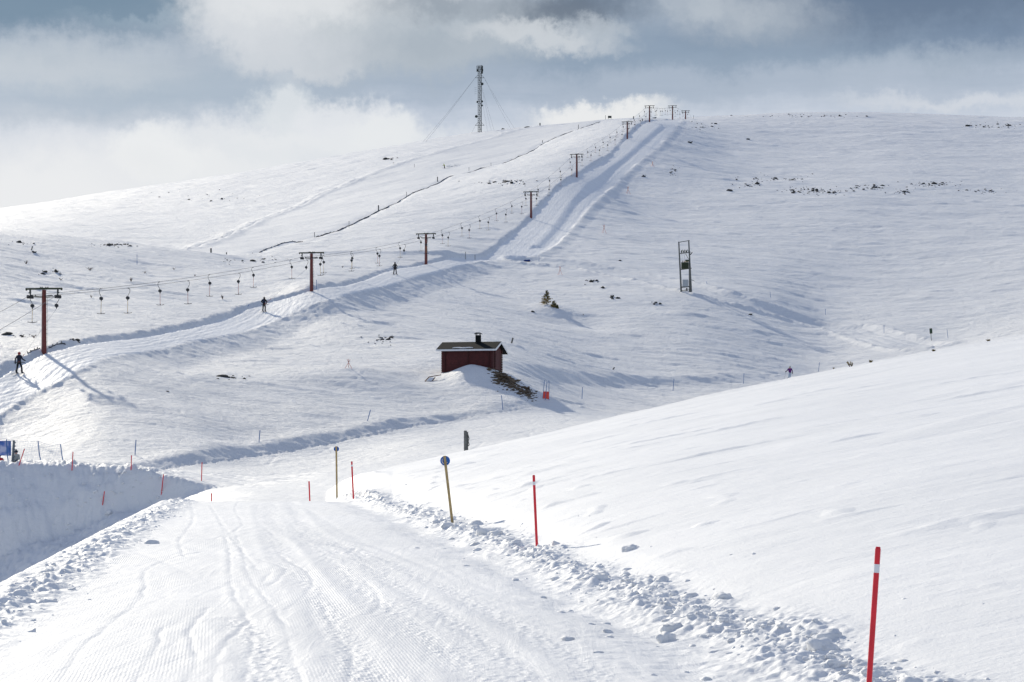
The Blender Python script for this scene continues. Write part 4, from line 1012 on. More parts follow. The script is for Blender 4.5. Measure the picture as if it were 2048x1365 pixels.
# ---------------------------------------------------------------- transformer on poles
def build_transformer():
    g = ground(1371, 588); Y0_ = g.y; root = empty('transformer_station', g)
    s = Y0_/F; lo = Vector(root.location)
    def q(px, py, dy=0): v = at(px, py, Y0_)-lo; return v+Vector((0,dy,0))
    for a, b_ in (((1363,590),(1357.5,484)),((1383,592),(1377.5,482))):
        m = MB(); m.tube([q(*a)-Vector((0,0,.3)), q(*b_)], [.15,.105], 10); m.build('timber_pole', M_grey_wood, root)
    for a, b_ in (((1381,592),(1380,525)),):
        m = MB(); m.tube([q(*a,1.2)-Vector((0,0,.3)), q(*b_,.9)], [.15,.11], 8); m.build('timber_pole', M_grey_wood, root)
    m = MB(); m.tube([q(1375,591,.5)-Vector((0,0,.3)), q(1374,576,.5)], .13, 8); m.build('stub_pole', M_grey_wood, root)
    for (a, b_, w_) in (((1356.5,485.5),(1379,481.5),.10),((1358,508),(1381,505),.13),((1360,540),(1383,537),.14),((1360,575.5),(1383,573),.18),((1362,582),(1381,579.5),.08),((1358,586),(1366,585.5),.14),((1363,584.5),(1379,583),.06)):
        m = MB(); m.beam(q(*a,-.15), q(*b_,-.15), w_, w_); m.build('crossbeam', M_grey_wood, root)
    m = MB(); m.beam(q(1380.5,510,-.1), q(1384,505.5,-.4), .10,.10); m.beam(q(1383,560,0), q(1389,563,0), .12,.06); m.beam(q(1370,507,-.15), q(1378,520,-.15), .05,.05); m.build('brace', M_dark_steel, root)
    for k in range(3):
        px = 1363+k*5; m = MB(); m.tube([q(px,506.5-k*.5,-.15), q(px,503,-.15), q(px,501.5,-.15), q(px+2,500.5,-.15)], [.07,.11,.06,.035], 8); m.tube([q(px+2,500.5,-.15), q(px+3.2,503,-.15), q(px+3,506,-.15)], .035, 6); m.build('insulator', M_dark_steel, root)
        m = MB(); m.tube([q(px,507,-.15), q(px+1,515,-.2), q(px+.5,526,-.2)], .012, 4, False); m.build('jumper_wire', M_rope, root)
    c = q(1369.5,532.5,-.35)
    m = MB(); m.box(c, (1.12,.72,.95), bev=.05)
    for k in range(9): m.box(c+Vector((-.50+.125*k,-.40,-.02)), (.03,.14,.78))
    m.box(c+Vector((0,0,.49)), (1.2,.8,.05)); tk = m.build('transformer_tank', M_green_tank, root)
    m = MB(); m.tube([c+Vector((.05,.1,.78)), c+Vector((.62,.1,.80))], .17, 12); m.build('oil_conservator', M_green_tank, tk)
    for k in range(3): m = MB(); m.tube([c+Vector((-.42+.26*k,-.1,.5)), c+Vector((-.42+.26*k,-.1,.74)), c+Vector((-.42+.26*k,-.1,.84))], [.06,.05,.02], 8); m.build('bushing', M_porcelain, tk)
    for k in range(4): m = MB(); m.ball(c+Vector((-.10+.18*k,-.3,.60)), (.06,.06,.08), 8, 6); m.build('bushing', M_ochre, tk)
    m = MB(); cc = q(1370.5,567,-.25); m.box(cc, (.90,.50,1.08), bev=.02); cb = m.build('switch_cabinet', M_cabinet, root)
    m = MB(); m.box(cc+Vector((0,-.255,0)), (.82,.012,1.0)); m.box(cc+Vector((.30,-.27,.0)), (.03,.03,.16)); m.build('cabinet_door', M_cabinet, cb)
    tag(root, 'tall grey pole-mounted transformer with a green tank and pale cabinet', 'transformer')
build_transformer()
# ---------------------------------------------------------------- guyed radio mast
def build_mast():
    Ym = 812.0; b = at(959.5, 266.5, Ym); root = empty('radio_mast', b-Vector((0,0,2))); s = Ym/F
    Htot = (266.5-131)*s+2; w_ = .80
    C_ = [Vector((w_*math.cos(R(a)), w_*math.sin(R(a)), 0)) for a in (-150, -30, 90)]
    m = MB()
    for c in C_: m.tube([c, c+Vector((0,0,Htot))], .09, 6)
    n_ = 34
    for k in range(n_):
        z0 = Htot*k/n_; z1 = Htot*(k+1)/n_
        for i in range(3):
            a, c = C_[i], C_[(i+1)%3]; m.tube([a+Vector((0,0,z0)), c+Vector((0,0,z0))], .042, 4, False)
            m.tube([(a if k%2 else c)+Vector((0,0,z0)), (c if k%2 else a)+Vector((0,0,z1))], .042, 4, False)
    lat = m.build('lattice', M_dark_steel, root)
    m = MB(); m.tube([Vector((.62,-.1,0)), Vector((.66,-.1,Htot*.97))], .13, 6); m.build('cable_ladder', M_dark_steel, root)
    def z(py): return (266.5-py)*s+2
    for dx, dy in ((-1.15,0),(1.15,.2),(.1,-1.1),(-.6,1.0),(.9,-.7)):
        m = MB(); m.box((dx,dy,z(138)), (.30,.20,2.5), bev=.04); m.tube([(dx,dy,z(138)),(dx*.6,dy*.6,z(138))], .05, 5); m.build('panel_antenna', M_galv if dx < 0 else M_dark_steel, root)
    for dx, py in ((-1.0,141.5),(1.15,141),(1.0,146)): m = MB(); m.box((dx,-.3,z(py)), (.55,.5,.9), bev=.08); m.build('radio_unit', M_dark_steel, root)
    for px, py, r in ((1.0,169,.58),(-1.4,234,.58),(-.95,205,.42),(.95,204,.45),(.9,212,.40)):
        m = MB(); x = px; m.tube([(x,-.9,z(py)),(x,-.75,z(py)),(x,-.45,z(py))], [r*.95,r,r*.5], 16); m.tube([(x,-.45,z(py)),(x*.6,0,z(py))], .07, 6); m.build('dish_antenna', M_dark_steel, root)
    for k in range(4):
        m = MB(); zz = z(176+k*4); m.tube([(-1.1,-.1,zz),(-2.1,-.1,zz)], .04, 4); m.tube([(-1.9,-.1,zz-.3),(-1.9,-.1,zz+.3)], .03, 4); m.build('yagi_antenna', M_galv, root)
    for py in (156, 251):
        m = MB(); zz = z(py)
        for a in (-150, -30, 90):
            t = Vector((2.1*math.cos(R(a)), 2.1*math.sin(R(a)), zz-.2)); m.tube([(0,0,zz), t], .09, 5); m.tube([(0.6*math.cos(R(a)),.6*math.sin(R(a)),zz+1.3), t], .06, 5)
        m.build('guy_outrigger', M_dark_steel, root)
    lo = Vector(root.location)
    for a, top, ex, ey in ((-150,z(156),at(836,286,800)-lo,0),(-150,z(156),at(842,286,803)-lo,.0),(-150,z(251),at(934,272,806)-lo,0),
                       (-30,z(156),at(1038,262,800)-lo,0),(-30,z(156),at(1029,262,806)-lo,0),(90,z(156),at(993,268,845)-lo,0),(90,z(156),at(986,268,845)-lo,0),(90,z(170),at(978,268,840)-lo,0)):
        t = Vector((2.1*math.cos(R(a)), 2.1*math.sin(R(a)), top-.2)); e_ = Vector(ex); e_.z -= 2
        m = MB(); m.tube([t, t.lerp(e_, .5)-Vector((0,0,.5)), e_], .030, 4, False); m.build('guy_wire', M_rope, root)
    tag(root, 'tall guyed lattice radio mast with dishes on the hill crest', 'radio mast')
build_mast()
# small hut end and signs on the crest
g = ground(1303, 246, Y=735); b = at(1303, 240, 735); root = empty('lift_cabin', b-Vector((0,0,.6)))
m = MB(); m.add([(-1.9,0,0),(1.7,0,0),(1.7,0,1.5),(-1.9,0,.8),(-1.9,2.5,0),(1.7,2.5,0),(1.7,2.5,1.5),(-1.9,2.5,.8)], [(0,1,2,3),(7,6,5,4),(0,4,5,1),(1,5,6,2),(3,7,4,0)]); m.build('wall', M_green_steel, root)
m = MB(); m.beam((-2.1,1.25,.84),(1.9,1.25,1.60), 2.9, .12); m.build('roof', M_snowm, root); m = MB(); m.box((1.2,-.03,.7),(.7,.05,.8)); m.build('door', M_dark_steel, root)
tag(root, 'small dark lift cabin with a slanting snowy roof on the crest', 'cabin')
for px, pyb, w_, h_, lab in ((1219.5,244,1.5,1.0,'small dark board on two legs on the crest left of the lift'),):
    g = ground(px, 246, Y=724); b = at(px, 236, 724); root = empty('sign_board', b); m = MB(); m.box((0,0,.3),(1.3,.08,.8)); m.build('board', M_dark_steel, root); m = MB(); m.tube([(-.5,.05,-1.6),(-.5,.05,.3)], .06, 6); m.build('leg', M_dark_steel, root); m = MB(); m.tube([(.5,.05,-1.6),(.5,.05,.3)], .06, 6); m.build('leg', M_dark_steel, root); tag(root, lab, 'sign')
g = ground(1863, 681); b = Vector(g); root = empty('sign_board', b); s = b.y/F
m = MB(); T_ = at(1861, 657, b.y)-b; m.beam(Vector((0,0,-.2)), T_*.98, .07, .07); m.build('post', M_grey_wood, root); m = MB(); c = at(1861.7, 662.5, b.y)-b; m.box(c+Vector((0,-.06,0)), (.38,.04,.74), Matrix.Rotation(R(-4),3,'Y'), bev=.01); m.build('board', M_green_sign, root)
tag(root, 'dark green upright sign board on a leaning post at the right', 'sign')
g = ground(1054, 518); root = empty('crash_mat', g); m = MB(); m.box((0,0,.13),(1.15,.7,.34),Matrix.Rotation(R(-4),3,'Y'),bev=.08); m.build('padding', M_blue_mat, root, True); m = MB(); m.box((-.3,-.02,.15),(.05,.74,.36)); m.box((.3,-.02,.12),(.05,.74,.36)); m.build('strap', M_black, root)
tag(root, 'small blue crash mat lying where the steep track meets the cat track', 'crash mat')
# drift fence up the hill
def fence(pts, h, label):
    h = h*.7; P3 = [ground(a, b_) for a, b_ in pts]; root = empty('drift_fence', P3[0]); o = Vector(P3[0]); m = MB(); n_ = 5; rows = []
    fine_ = []
    for a, b_ in zip(P3, P3[1:]):
        for j in range(n_):
            v = a.lerp(b_, j/n_); v.z = float(H(v.x, v.y)[0]); fine_.append(v)
    fine_.append(P3[-1])
    for i, v in enumerate(fine_):
        hh = h*(.55+.5*abs(math.sin(i*1.7))+.2*math.sin(i*.6)); rows.append((v-o-Vector((0,0,.15)), v-o+Vector((.03*math.sin(i),.05*math.sin(i*2.1),hh))))
    vs = []; fs = []
    for a, b_ in rows: vs += [a+Vector((0,-.015,0)), b_+Vector((0,-.015,0)), b_+Vector((0,.015,0)), a+Vector((0,.015,0))]
    for i in range(len(rows)-1):
        for j in range(4): fs.append((i*4+j, i*4+4+j, i*4+4+(j+1)%4, i*4+(j+1)%4))
    m.add(vs, fs); m.build('netting', M_fence, root)
    for a, b_ in rows[::4]: m = MB(); m.tube([a, b_+Vector((0,0,.12))], .045, 5); m.build('fence_post', M_grey_wood, root)
    tag(root, label, 'drift fence', 'half-buried drift fences beside the long piste')
fence([(740,431),(777,412),(814,394),(842,380),(867,369),(900,355),(945,344),(986,332),(1023,320),(1040,313),(1091,286),(1122,272),(1155,259),(1179,253),(1200,244)], .32, 'long half-buried drift fence running up the piste to the crest')
fence([(632,474),(650,468),(667,463),(688,455),(718,440),(739,432)], .36, 'short middle drift fence below the long one')
fence([(505,506),(532,497),(550,492),(565,487),(585,484),(606,484)], .22, 'lowest short drift fence at the foot of the piste')
fence([(55,715),(63,711),(72,708),(80,705)], .12, 'half-buried dark hose left of the leftmost tower')
fence([(98,701),(108,698),(118,695),(131,694)], .16, 'half-buried dark hose right of the leftmost tower')
# ---------------------------------------------------------------- stones
def lump_verts(sub, seed, rough=.28, flat=.6, sharp=False):
    bm = bmesh.new(); bmesh.ops.create_icosphere(bm, subdivisions=sub, radius=1)
    from mathutils import noise as mn
    for v in bm.verts:
        p = v.co*1.3+Vector((seed*7.3,seed*3.1,0)); d = mn.noise(p)*rough*1.6+mn.noise(p*2.7)*rough*.7+mn.noise(p*6.1)*rough*.35
        if sharp:
            c = mn.cell_vector(p*1.4); d += (c.x-.5)*.12
        v.co *= (1+d); v.co.z *= flat
    bm.verts.index_update(); V_ = np.array([v.co[:] for v in bm.verts]); F_ = np.array([[v.index for v in f.verts] for f in bm.faces]); bm.free(); return V_, F_
stone_mesh = []
for k in range(6):
    V_, F_ = lump_verts(2, k+1, .42, .55, True); me = bpy.data.meshes.new('stone'); me.from_pydata(V_.tolist(), [], F_.tolist()); me.materials.append(M_rock); stone_mesh.append(me)
def stones(px, py, sx, sy, n_, size, label, group, tilt=0):
    for k in range(n_):
        if n_ == 1: a, b_ = px, py
        else:
            t = random.gauss(0, .5); a = px+t*sx; b_ = py+random.gauss(0, .5)*sy+tilt*t*sx
        g = ground(a, b_, 60); s = g.y/F; r = size*s*(1.3*random.lognormvariate(0, .38) if n_ > 1 else 1)*.5
        o = bpy.data.objects.new('stone', random.choice(stone_mesh)); col.objects.link(o)
        o.location = g+Vector((0,0,r*.12)); o.rotation_euler = (random.uniform(-.3,.3), random.uniform(-.3,.3), random.uniform(0,6.28)); o.scale = (r*random.uniform(.9,1.6), r*random.uniform(.8,1.2), r*random.uniform(.9,1.6)*(.7 if n_ == 1 else 1))
        tag(o, label, 'stone', group)
ST = [(1560,356,70,5,22,2.6,'dark stone in the upper row of the stony band below the right crest','stones of the upper right row'),
 (1500,371,22,4,8,3.0,'dark stone in the small cluster just above the lone boulder','stones above the lone boulder'),
 (1625,382,55,7,34,3.0,'dark stone in the densest patch right of the lone boulder','stones right of the lone boulder'),
 (1740,376,45,5,18,2.6,'dark stone in the middle patch of the right-hand stony band','stones of the middle right patch'),
 (1860,371,55,4,20,2.8,'dark stone in the long streak at the right of the stony band','stones of the far right streak'),
 (1805,385,25,5,12,2.8,'dark stone in the clump below the long right streak','stones below the right streak'),
 (1975,383,45,3,12,2.4,'small dark stone near the right picture edge in the stony band','stones at the right edge'),
 (1600,233,120,3,22,2.0,'tiny dark stone along the right crest line','stones on the right crest'),
 (1980,253,60,5,16,2.6,'small dark stone high at the right under the crest','stones high at the right'),
 (1408,252,25,8,9,2.4,'small dark stone right of the crest towers','stones right of the crest towers'),
 (1012,366,48,4,26,2.6,'dark stone in the patch left of the steep track','stones left of the steep track'),
 (780,320,14,3,6,3.2,'dark stone on the upper left hillside above the carving skier','stones on the upper left hillside'),
 (400,395,150,12,14,1.9,'tiny dark stone scattered on the far left hillside','stones on the far left hillside'),
 (1345,343,12,9,8,2.6,'small dark stone in the loose group right of the upper steep track','stones in the upper loose group'),
 (1287,351,5,3,3,3.0,'dark stone in the pair near the upper steep track','stones near the upper steep track'),
 (225,491,36,3,18,3.0,'dark stone on the rim of the left knoll','stones on the knoll rim'),
 (40,489,30,4,8,2.6,'small dark stone on the upper left of the knoll','stones on the upper knoll'),
 (100,547,24,6,5,3.0,'dark stone in the group above the leftmost tower','stones above the leftmost tower'),
 (500,522,70,4,14,3.0,'small stone in the line left of the second tower','stones left of the second tower'),
 (470,752,26,4,6,5.0,'flat dark stone in the cluster below the lift track','stones below the lift track'),
 (770,675,30,7,13,3.2,'small dark stone in the group left of the hut roof','stones left of the hut'),
 (1182,560,12,4,6,3.8,'dark stone in the group above the small spruce to its right','stones above the spruce'),
 (1226,600,11,3,5,4.2,'dark stone in the group right of the small spruce','stones right of the spruce'),
 (1312,609,7,2,4,3.6,'dark stone left below the transformer','stones below the transformer'),
 (144,686,12,3,5,4.0,'dark stone in the row right of the leftmost tower','stones right of the leftmost tower'),
 (45,676,22,3,6,3.0,'small dark stone left of the leftmost tower','stones left of the leftmost tower')]
for a in ST: stones(*a)
for a in ((1460,383,0,0,1,10,'lone dark boulder below the stony band'),(1206,573,0,0,1,9,'larger dark stone left of the cat track middle'),(14,672,0,0,1,18,'big grey boulder half drifted over at the far left'),(445,751,0,0,1,20,'widest flat rock below the lift track'),(1380,284,0,0,1,9,'flat dark rock just right of the top of the steep track'),(1055,254.5,0,0,1,7,'dark rock on the crest line right of the mast'),(1006,260,0,0,1,6,'small rock on the crest line just right of the mast'),(68,507,0,0,1,8,'dark stone below the leaning stub on the knoll'),(1496,280,0,0,1,6,'lone dark stone high on the right slope'),(1240,521,0,0,1,6,'single dark stone above the cat track bend'),(782,672,0,0,1,10,'long dark stone closest to the hut'),(1066,624,0,0,1,6,'dark stone just left of the small spruce'),(335,777,0,0,1,6,'lone small stone on the lower left snowfield'),(1500,631,0,0,1,6,'dark stone between transformer and right cat track')):
    stones(*a, 'lone stones on the hill')
# past the three hundred stones above: the countless smaller ones between them
pv = []; pf = []; off = 0; PV = [lump_verts(1, 20+k, .45, .8, True) for k in range(5)]
for (px, py, sx, sy, n_, size, lab, grp) in ST:
    for k in range(int(n_*1.6)):
        a = px+random.gauss(0,.6)*sx; b_ = py+random.gauss(0,.8)*sy; g = ground(a, b_, 60); r = size*.36*random.uniform(.6,1.3)*g.y/F; V_, F_ = PV[k%5]
        pv.append(V_*np.array([r*1.5,r,r*1.1])+np.array(g)); pf.append(F_+off); off += len(V_)
me = bpy.data.meshes.new('pebbles'); me.from_pydata(np.concatenate(pv).tolist(), [], np.concatenate(pf).tolist()); me.materials.append(M_rock)
o = bpy.data.objects.new('pebbles', me); col.objects.link(o); tag(o, 'countless tiny dark stones strewn between the larger ones on the hill', 'pebbles', kind='stuff')
# brown rubble bank beside the hut
rub = MB(); me = None
allv = []; allf = []; off = 0
LV = [lump_verts(1, 30+k, .45, .6, True) for k in range(5)]
for k in range(900):
    t = random.random()**.8; px = 985+78*t+random.gauss(0,7); py = 755+42*t+random.gauss(0, 6)*(1-.3*t)+(4 if t < .3 else 0)
    if py < 752+ (px-985)*.40 or py > 806: continue
    g = ground(px, py, 150); r = random.lognormvariate(-2.65, .55)*(1.25 if t < .5 else .8)
    V_, F_ = LV[k%5]; a = random.uniform(0,6.28); ca, sa = math.cos(a), math.sin(a)
    Vr = V_*np.array([r*1.5, r, r*.8]); Vr = np.stack([Vr[:,0]*ca-Vr[:,1]*sa, Vr[:,0]*sa+Vr[:,1]*ca, Vr[:,2]], -1)+np.array(g)[None]+np.array([0,0,r*.1])
    allv.append(Vr); allf.append(F_+off); off += len(V_)
me = bpy.data.meshes.new('rubble'); me.from_pydata(np.concatenate(allv).tolist(), [], np.concatenate(allf).tolist()); me.materials.append(M_brown_rock)
o = bpy.data.objects.new('rubble', me); col.objects.link(o); tag(o, 'brown stony rubble and earth showing through snow at the hut corner', 'rubble', kind='stuff')
# ---------------------------------------------------------------- plants
def twig_mesh(seed, spread=1.0, n_=9):
    rr = random.Random(seed); m = MB()
    for k in range(n_):
        a = rr.uniform(0, 6.28); L_ = rr.uniform(.5,1); d = Vector((math.cos(a)*.6*spread, math.sin(a)*.6*spread, 1)).normalized()
        p = Vector((0,0,-.05)); pts = [p]
        for j in range(4): p = p+d*L_*.25+Vector((rr.uniform(-.05,.05), rr.uniform(-.05,.05), 0)); pts.append(p)
        m.tube(pts, [.03,.025,.02,.016,.008], 4)
        for j in range(3):
            q0 = pts[2+j//2]; e_ = q0+Vector((rr.uniform(-.25,.25), rr.uniform(-.25,.25), rr.uniform(.05,.28))); m.tube([q0, e_], [.016,.008], 3)
    return m
tw = [twig_mesh(k, .6+.5*k).build('shrub', M_twig) for k in range(3)]
usedtw = set()
for i, (px, py, h, lab) in enumerate([(52,528,9,'bare shrub on a small drift at the upper left of the knoll'),(122,558,7,'bare twiggy shrub above the first T-bars'),(180,540,10,'slim bare shrub on the knoll, in the middle of the left slope'),(262,566,9,'bare shrub above the left-rope T-bars'),(348,541,6,'bare shrub on the right part of the knoll'),(290,546,6,'low shrub in the middle of the knoll'),(445,601,10,'leafy dark shrub below the ropes between the third and fourth bars'),(390,553,5,'low shrub just above the ropes left of the second tower'),(68,680,10,'bare shrub left of the foot of the leftmost tower'),(183,600,7,'dark low shrub just right of the leftmost tower top'),(685,537,5,'small bare shrub right of the second tower'),(648,549,5,'small shrub at the right foot of the second tower bars'),(1167,633,4,'tiny shrub right below the small spruce')]):
    k = i%3; o = tw[k] if k not in usedtw else tw[k].copy()
    if k in usedtw: col.objects.link(o)
    usedtw.add(k); g = ground(px, py, 100); sc = h*g.y/F*1.05; o.location = g; o.scale = (sc*1.4, sc*1.2, sc); o.rotation_euler = (0,0,i*1.9); tag(o, lab, 'shrub', 'bare shrubs poking through the snow')
def spruce(px, py, h, label, seed, wide=.30, dry=.25):
    rr = random.Random(seed); g = ground(px, py, 200); root = empty('spruce', g-Vector((0,0,.1)))
    m = MB(); m.tube([(0,0,-.2),(.02*h,0,h*.5),(0,0,h*.96)], [.045*h**.5,.03*h**.5,.008], 7); m.build('trunk', M_bark, root)
    m = MB(); z = h*.10
    while z < h*.98:
        f = 1-z/h; n_ = 7 if f > .3 else 5
        for k in range(n_):
            a = rr.uniform(0, 6.28); L_ = (wide*h*(f**.75)+.06)*rr.uniform(.55,1.15); tip = Vector((math.cos(a)*L_, math.sin(a)*L_, z+L_*rr.uniform(.0,.45))); o_ = Vector((0,0,z))
            m.cur = 1 if rr.random() < dry*(1.6 if f > .6 else .5) else 0
            m.tube([o_, tip], [.012,.005], 3, False)
            for q in range(34):
                t = rr.uniform(.25,1); c = o_.lerp(tip, t); dv = Vector((rr.gauss(0,1), rr.gauss(0,1), rr.gauss(.5,.8))).normalized()*rr.uniform(.05,.10)*h**.4
                sd_ = dv.cross(Vector((rr.gauss(0,1), rr.gauss(0,1), rr.gauss(0,1)))).normalized()*.028*h**.4
                m.add([c-sd_, c+sd_, c+dv], [(0,1,2)])
        z += h*.055
    m.build('crown', [M_needle, M_needle_dry], root)
    tag(root, label, 'spruce tree', 'young spruces on the drift')
spruce(1093, 620, 2.15, 'small bushy spruce on the drift between hut and transformer', 3, .46, .55)
spruce(1108, 625, 1.05, 'knee-high spruce seedling just right of the small spruce', 4, .5, .5)
spruce(1114.5, 626, .62, 'tiniest spruce seedling, rightmost beside the small spruce', 5, .34)
def sprig(px, py, h, label, seed, lean):
    rr = random.Random(seed); g = ground(px, py, 60); s = g.y/F; root = empty('young_pine', g-Vector((0,0,.05)))
    m = MB(); H_ = h*s; br = []
    for k in range(4):
        e_ = Vector((rr.uniform(-.6,.6)*H_+lean*H_, rr.uniform(-.3,.3)*H_, H_*rr.uniform(.55,1))); br.append(e_); m.tube([(0,0,-.05), e_*.5+Vector((rr.uniform(-.05,.05),0,0)), e_], [.02,.016,.008], 5)
    m.build('stem', M_bark, root); m = MB()
    for e_ in br:
        for q in range(34):
            c = e_*rr.uniform(.45,1); dv = Vector((rr.gauss(0,1), rr.gauss(0,1), rr.gauss(.4,1))).normalized()*.09; sd_ = dv.orthogonal().normalized()*.016; m.cur = 0 if rr.random() < .15 else 1; m.add([c-sd_, c+sd_, c+dv], [(0,1,2)])
    m.build('needles', [M_needle, M_needle_dry], root); tag(root, label, 'young pine', 'young pines on the rim of the right slope')
sprig(1702, 734, 13, 'yellowish young pine on the rim of the bright slope right of the purple skier', 1, -.1)
sprig(1666, 738.5, 7, 'small dry sprig on the rim between the purple skier and the yellowish pine', 2, .1)
sprig(1741, 726, 6, 'small green sprig on the rim right of the yellowish pine', 3, .1)
sprig(1868, 703.5, 5, 'dark low sprig on the rim below the green sign', 4, 0)
sprig(1977, 683, 6, 'tiny sprig on the rim near the right picture edge', 6, 0)
# ---------------------------------------------------------------- snow clods along the road
CV = [lump_verts(3, 60+k, .34, .78, True) for k in range(6)]; CS = [lump_verts(2, 80+k, .36, .75, True) for k in range(6)]; CT = [lump_verts(1, 90+k, .35, .75, True) for k in range(6)]
cx, cy, cr_ = [], [], []
def clod(x, y, r): cx.append(x); cy.append(y); cr_.append(r)
for k in range(2700):
    y = 11.5*math.exp(random.random()**.85*math.log(70/11.5)); d = random.gauss(0,.20)+.02
    if random.random() < .05: d = random.gauss(.3,.7); r_s = 1
    r = random.lognormvariate(-4.1, .55)*(1.0 if y < 50 else .8); clod(float(XB(y))+d, y, min(r, .13))
for k in range(34):
    y = 11.5*math.exp(random.random()*math.log(58/11.5)); clod(float(XB(y))+random.gauss(.05,.33), y, random.uniform(.06,.12))
for k in range(30):
    y = 12*math.exp(random.random()*math.log(40/12)); clod(float(XB(y))+random.uniform(-1.5,-.45), y, random.uniform(.015,.05))
for k in range(2400):
    y = 13*math.exp(random.random()*math.log(64/13)); l = random.gauss(.45,.26); r = random.lognormvariate(-4.25, .42); clod(float(XL(y))+l, y, min(r, .09))
for k in range(3):
    y = 15*math.exp(random.random()*math.log(60/15)); clod(float(XL(y))+random.gauss(.5,.25), y, random.uniform(.06,.11))
for px, py, r in ((1198,1165,.15),(1325,1172,.085),(1380,1197,.07),(1108,1010,.0),(1112,1092,.075),(975,1080,.17),(1135,1280,.05),(1195,1305,.03),(945,1055,.10),(850,1040,.12)):
    if r: g = ground(px, py, 6); clod(g.x, g.y, r)
# dumped lumps on the mound
mx = []
for k in range(160):
    px = random.uniform(-40, 330); t = random.random(); py = 935+t*(1100-.30*px-935); g = ground(px, py, 85)
    if g.y > 90 and g.y < 118: clod(g.x, g.y, random.lognormvariate(-3.0, .45))
cx = np.array(cx); cy = np.array(cy); cz = H(cx, cy)
vs = []; fs = []; off = 0
for k in range(len(cx)):
    r = cr_[k]; big = r*F/cy[k] > 14
    V_, F_ = (CV if big else CS if r*F/cy[k] > 5 else CT)[k%6]; a = rng.uniform(0, 6.28); ca, sa = math.cos(a), math.sin(a); b1 = rng.uniform(-.4,.4)
    q = V_*np.array([r*rng.uniform(.9,1.5), r*rng.uniform(.8,1.1), r*rng.uniform(.75,1.05)]); q = np.stack([q[:,0], q[:,1]*math.cos(b1)-q[:,2]*math.sin(b1), q[:,1]*math.sin(b1)+q[:,2]*math.cos(b1)], -1)
    q = np.stack([q[:,0]*ca-q[:,1]*sa, q[:,0]*sa+q[:,1]*ca, q[:,2]], -1)+np.array([cx[k], cy[k], cz[k]+r*rng.uniform(-.5,.12)])
    vs.append(q); fs.append(F_+off); off += len(V_)
V_ = np.concatenate(vs).astype(np.float32); F_ = np.concatenate(fs).astype(np.int32)
me = bpy.data.meshes.new('snow_clods'); me.vertices.add(len(V_)); me.vertices.foreach_set('co', V_.ravel()); me.loops.add(F_.size); me.loops.foreach_set('vertex_index', F_.ravel())
me.polygons.add(len(F_)); me.polygons.foreach_set('loop_start', (np.arange(len(F_))*3).astype(np.int32)); me.polygons.foreach_set('loop_total', np.full(len(F_), 3, np.int32)); me.update(calc_edges=True); me.polygons.foreach_set('use_smooth', np.ones(len(F_), bool))
me.materials.append(M_snowm); o = bpy.data.objects.new('snow_clods', me); col.objects.link(o); tag(o, 'countless snow clods thrown up along both edges of the groomed road', 'snow clods', kind='stuff')
# ---------------------------------------------------------------- camera, sun, sky
cam = bpy.data.cameras.new('camera'); co_ = bpy.data.objects.new('camera', cam); col.objects.link(co_)
cam.sensor_width = 36; cam.lens = 36*F/2048; cam.shift_y = (HY-682.5)/2048; cam.clip_start = .1; cam.clip_end = 9000
co_.location = (0,0,0); co_.rotation_euler = (R(90), 0, 0)
scene.camera = co_
AZ, EL = 27.0, 25.0      # sun: degrees left of the view direction, elevation
sd = Vector((-math.sin(R(AZ))*math.cos(R(EL)), math.cos(R(AZ))*math.cos(R(EL)), math.sin(R(EL))))
sl = bpy.data.lights.new('sun', 'SUN'); sl.energy = 4.0; sl.angle = R(1.0); sl.color = (1, .92, .76)
so = bpy.data.objects.new('sun', sl); col.objects.link(so); so.rotation_euler = sd.to_track_quat('Z', 'Y').to_euler()
w = bpy.data.worlds.new('World'); scene.world = w; w.use_nodes = True
nt = w.node_tree; N = nt.nodes; L = nt.links; N.clear()
out = N.new('ShaderNodeOutputWorld'); bgn = N.new('ShaderNodeBackground'); bgn.inputs['Strength'].default_value = .10
sk = N.new('ShaderNodeTexSky'); sk.sky_type = 'NISHITA'; sk.sun_disc = False; sk.sun_elevation = R(EL); sk.sun_rotation = R(-AZ)
sk.air_density = 1; sk.dust_density = 1.2
tc = N.new('ShaderNodeTexCoord')
def VM(op, a, b=None):
    t = N.new('ShaderNodeVectorMath'); t.operation = op
    for i, v in enumerate((a, b)):
        if v is None: continue
        if isinstance(v, tuple): t.inputs[i].default_value = v
        else: L.new(v, t.inputs[i])
    return t.outputs['Value'] if op in ('LENGTH',) else t.outputs[0]
def M(op, a, b=None, c=None):
    t = N.new('ShaderNodeMath'); t.operation = op
    for i, v in enumerate((a, b, c)):
        if v is None: continue
        if isinstance(v, (int, float)): t.inputs[i].default_value = v
        else: L.new(v, t.inputs[i])
    return t.outputs[0]
def NZ(vec, scale, det=6, rough=.55, out_='Fac'):
    t = N.new('ShaderNodeTexNoise'); t.inputs['Scale'].default_value = scale; t.inputs['Detail'].default_value = det; t.inputs['Roughness'].default_value = rough
    L.new(vec, t.inputs['Vector']); return t.outputs[out_]
dirn = tc.outputs['Generated']
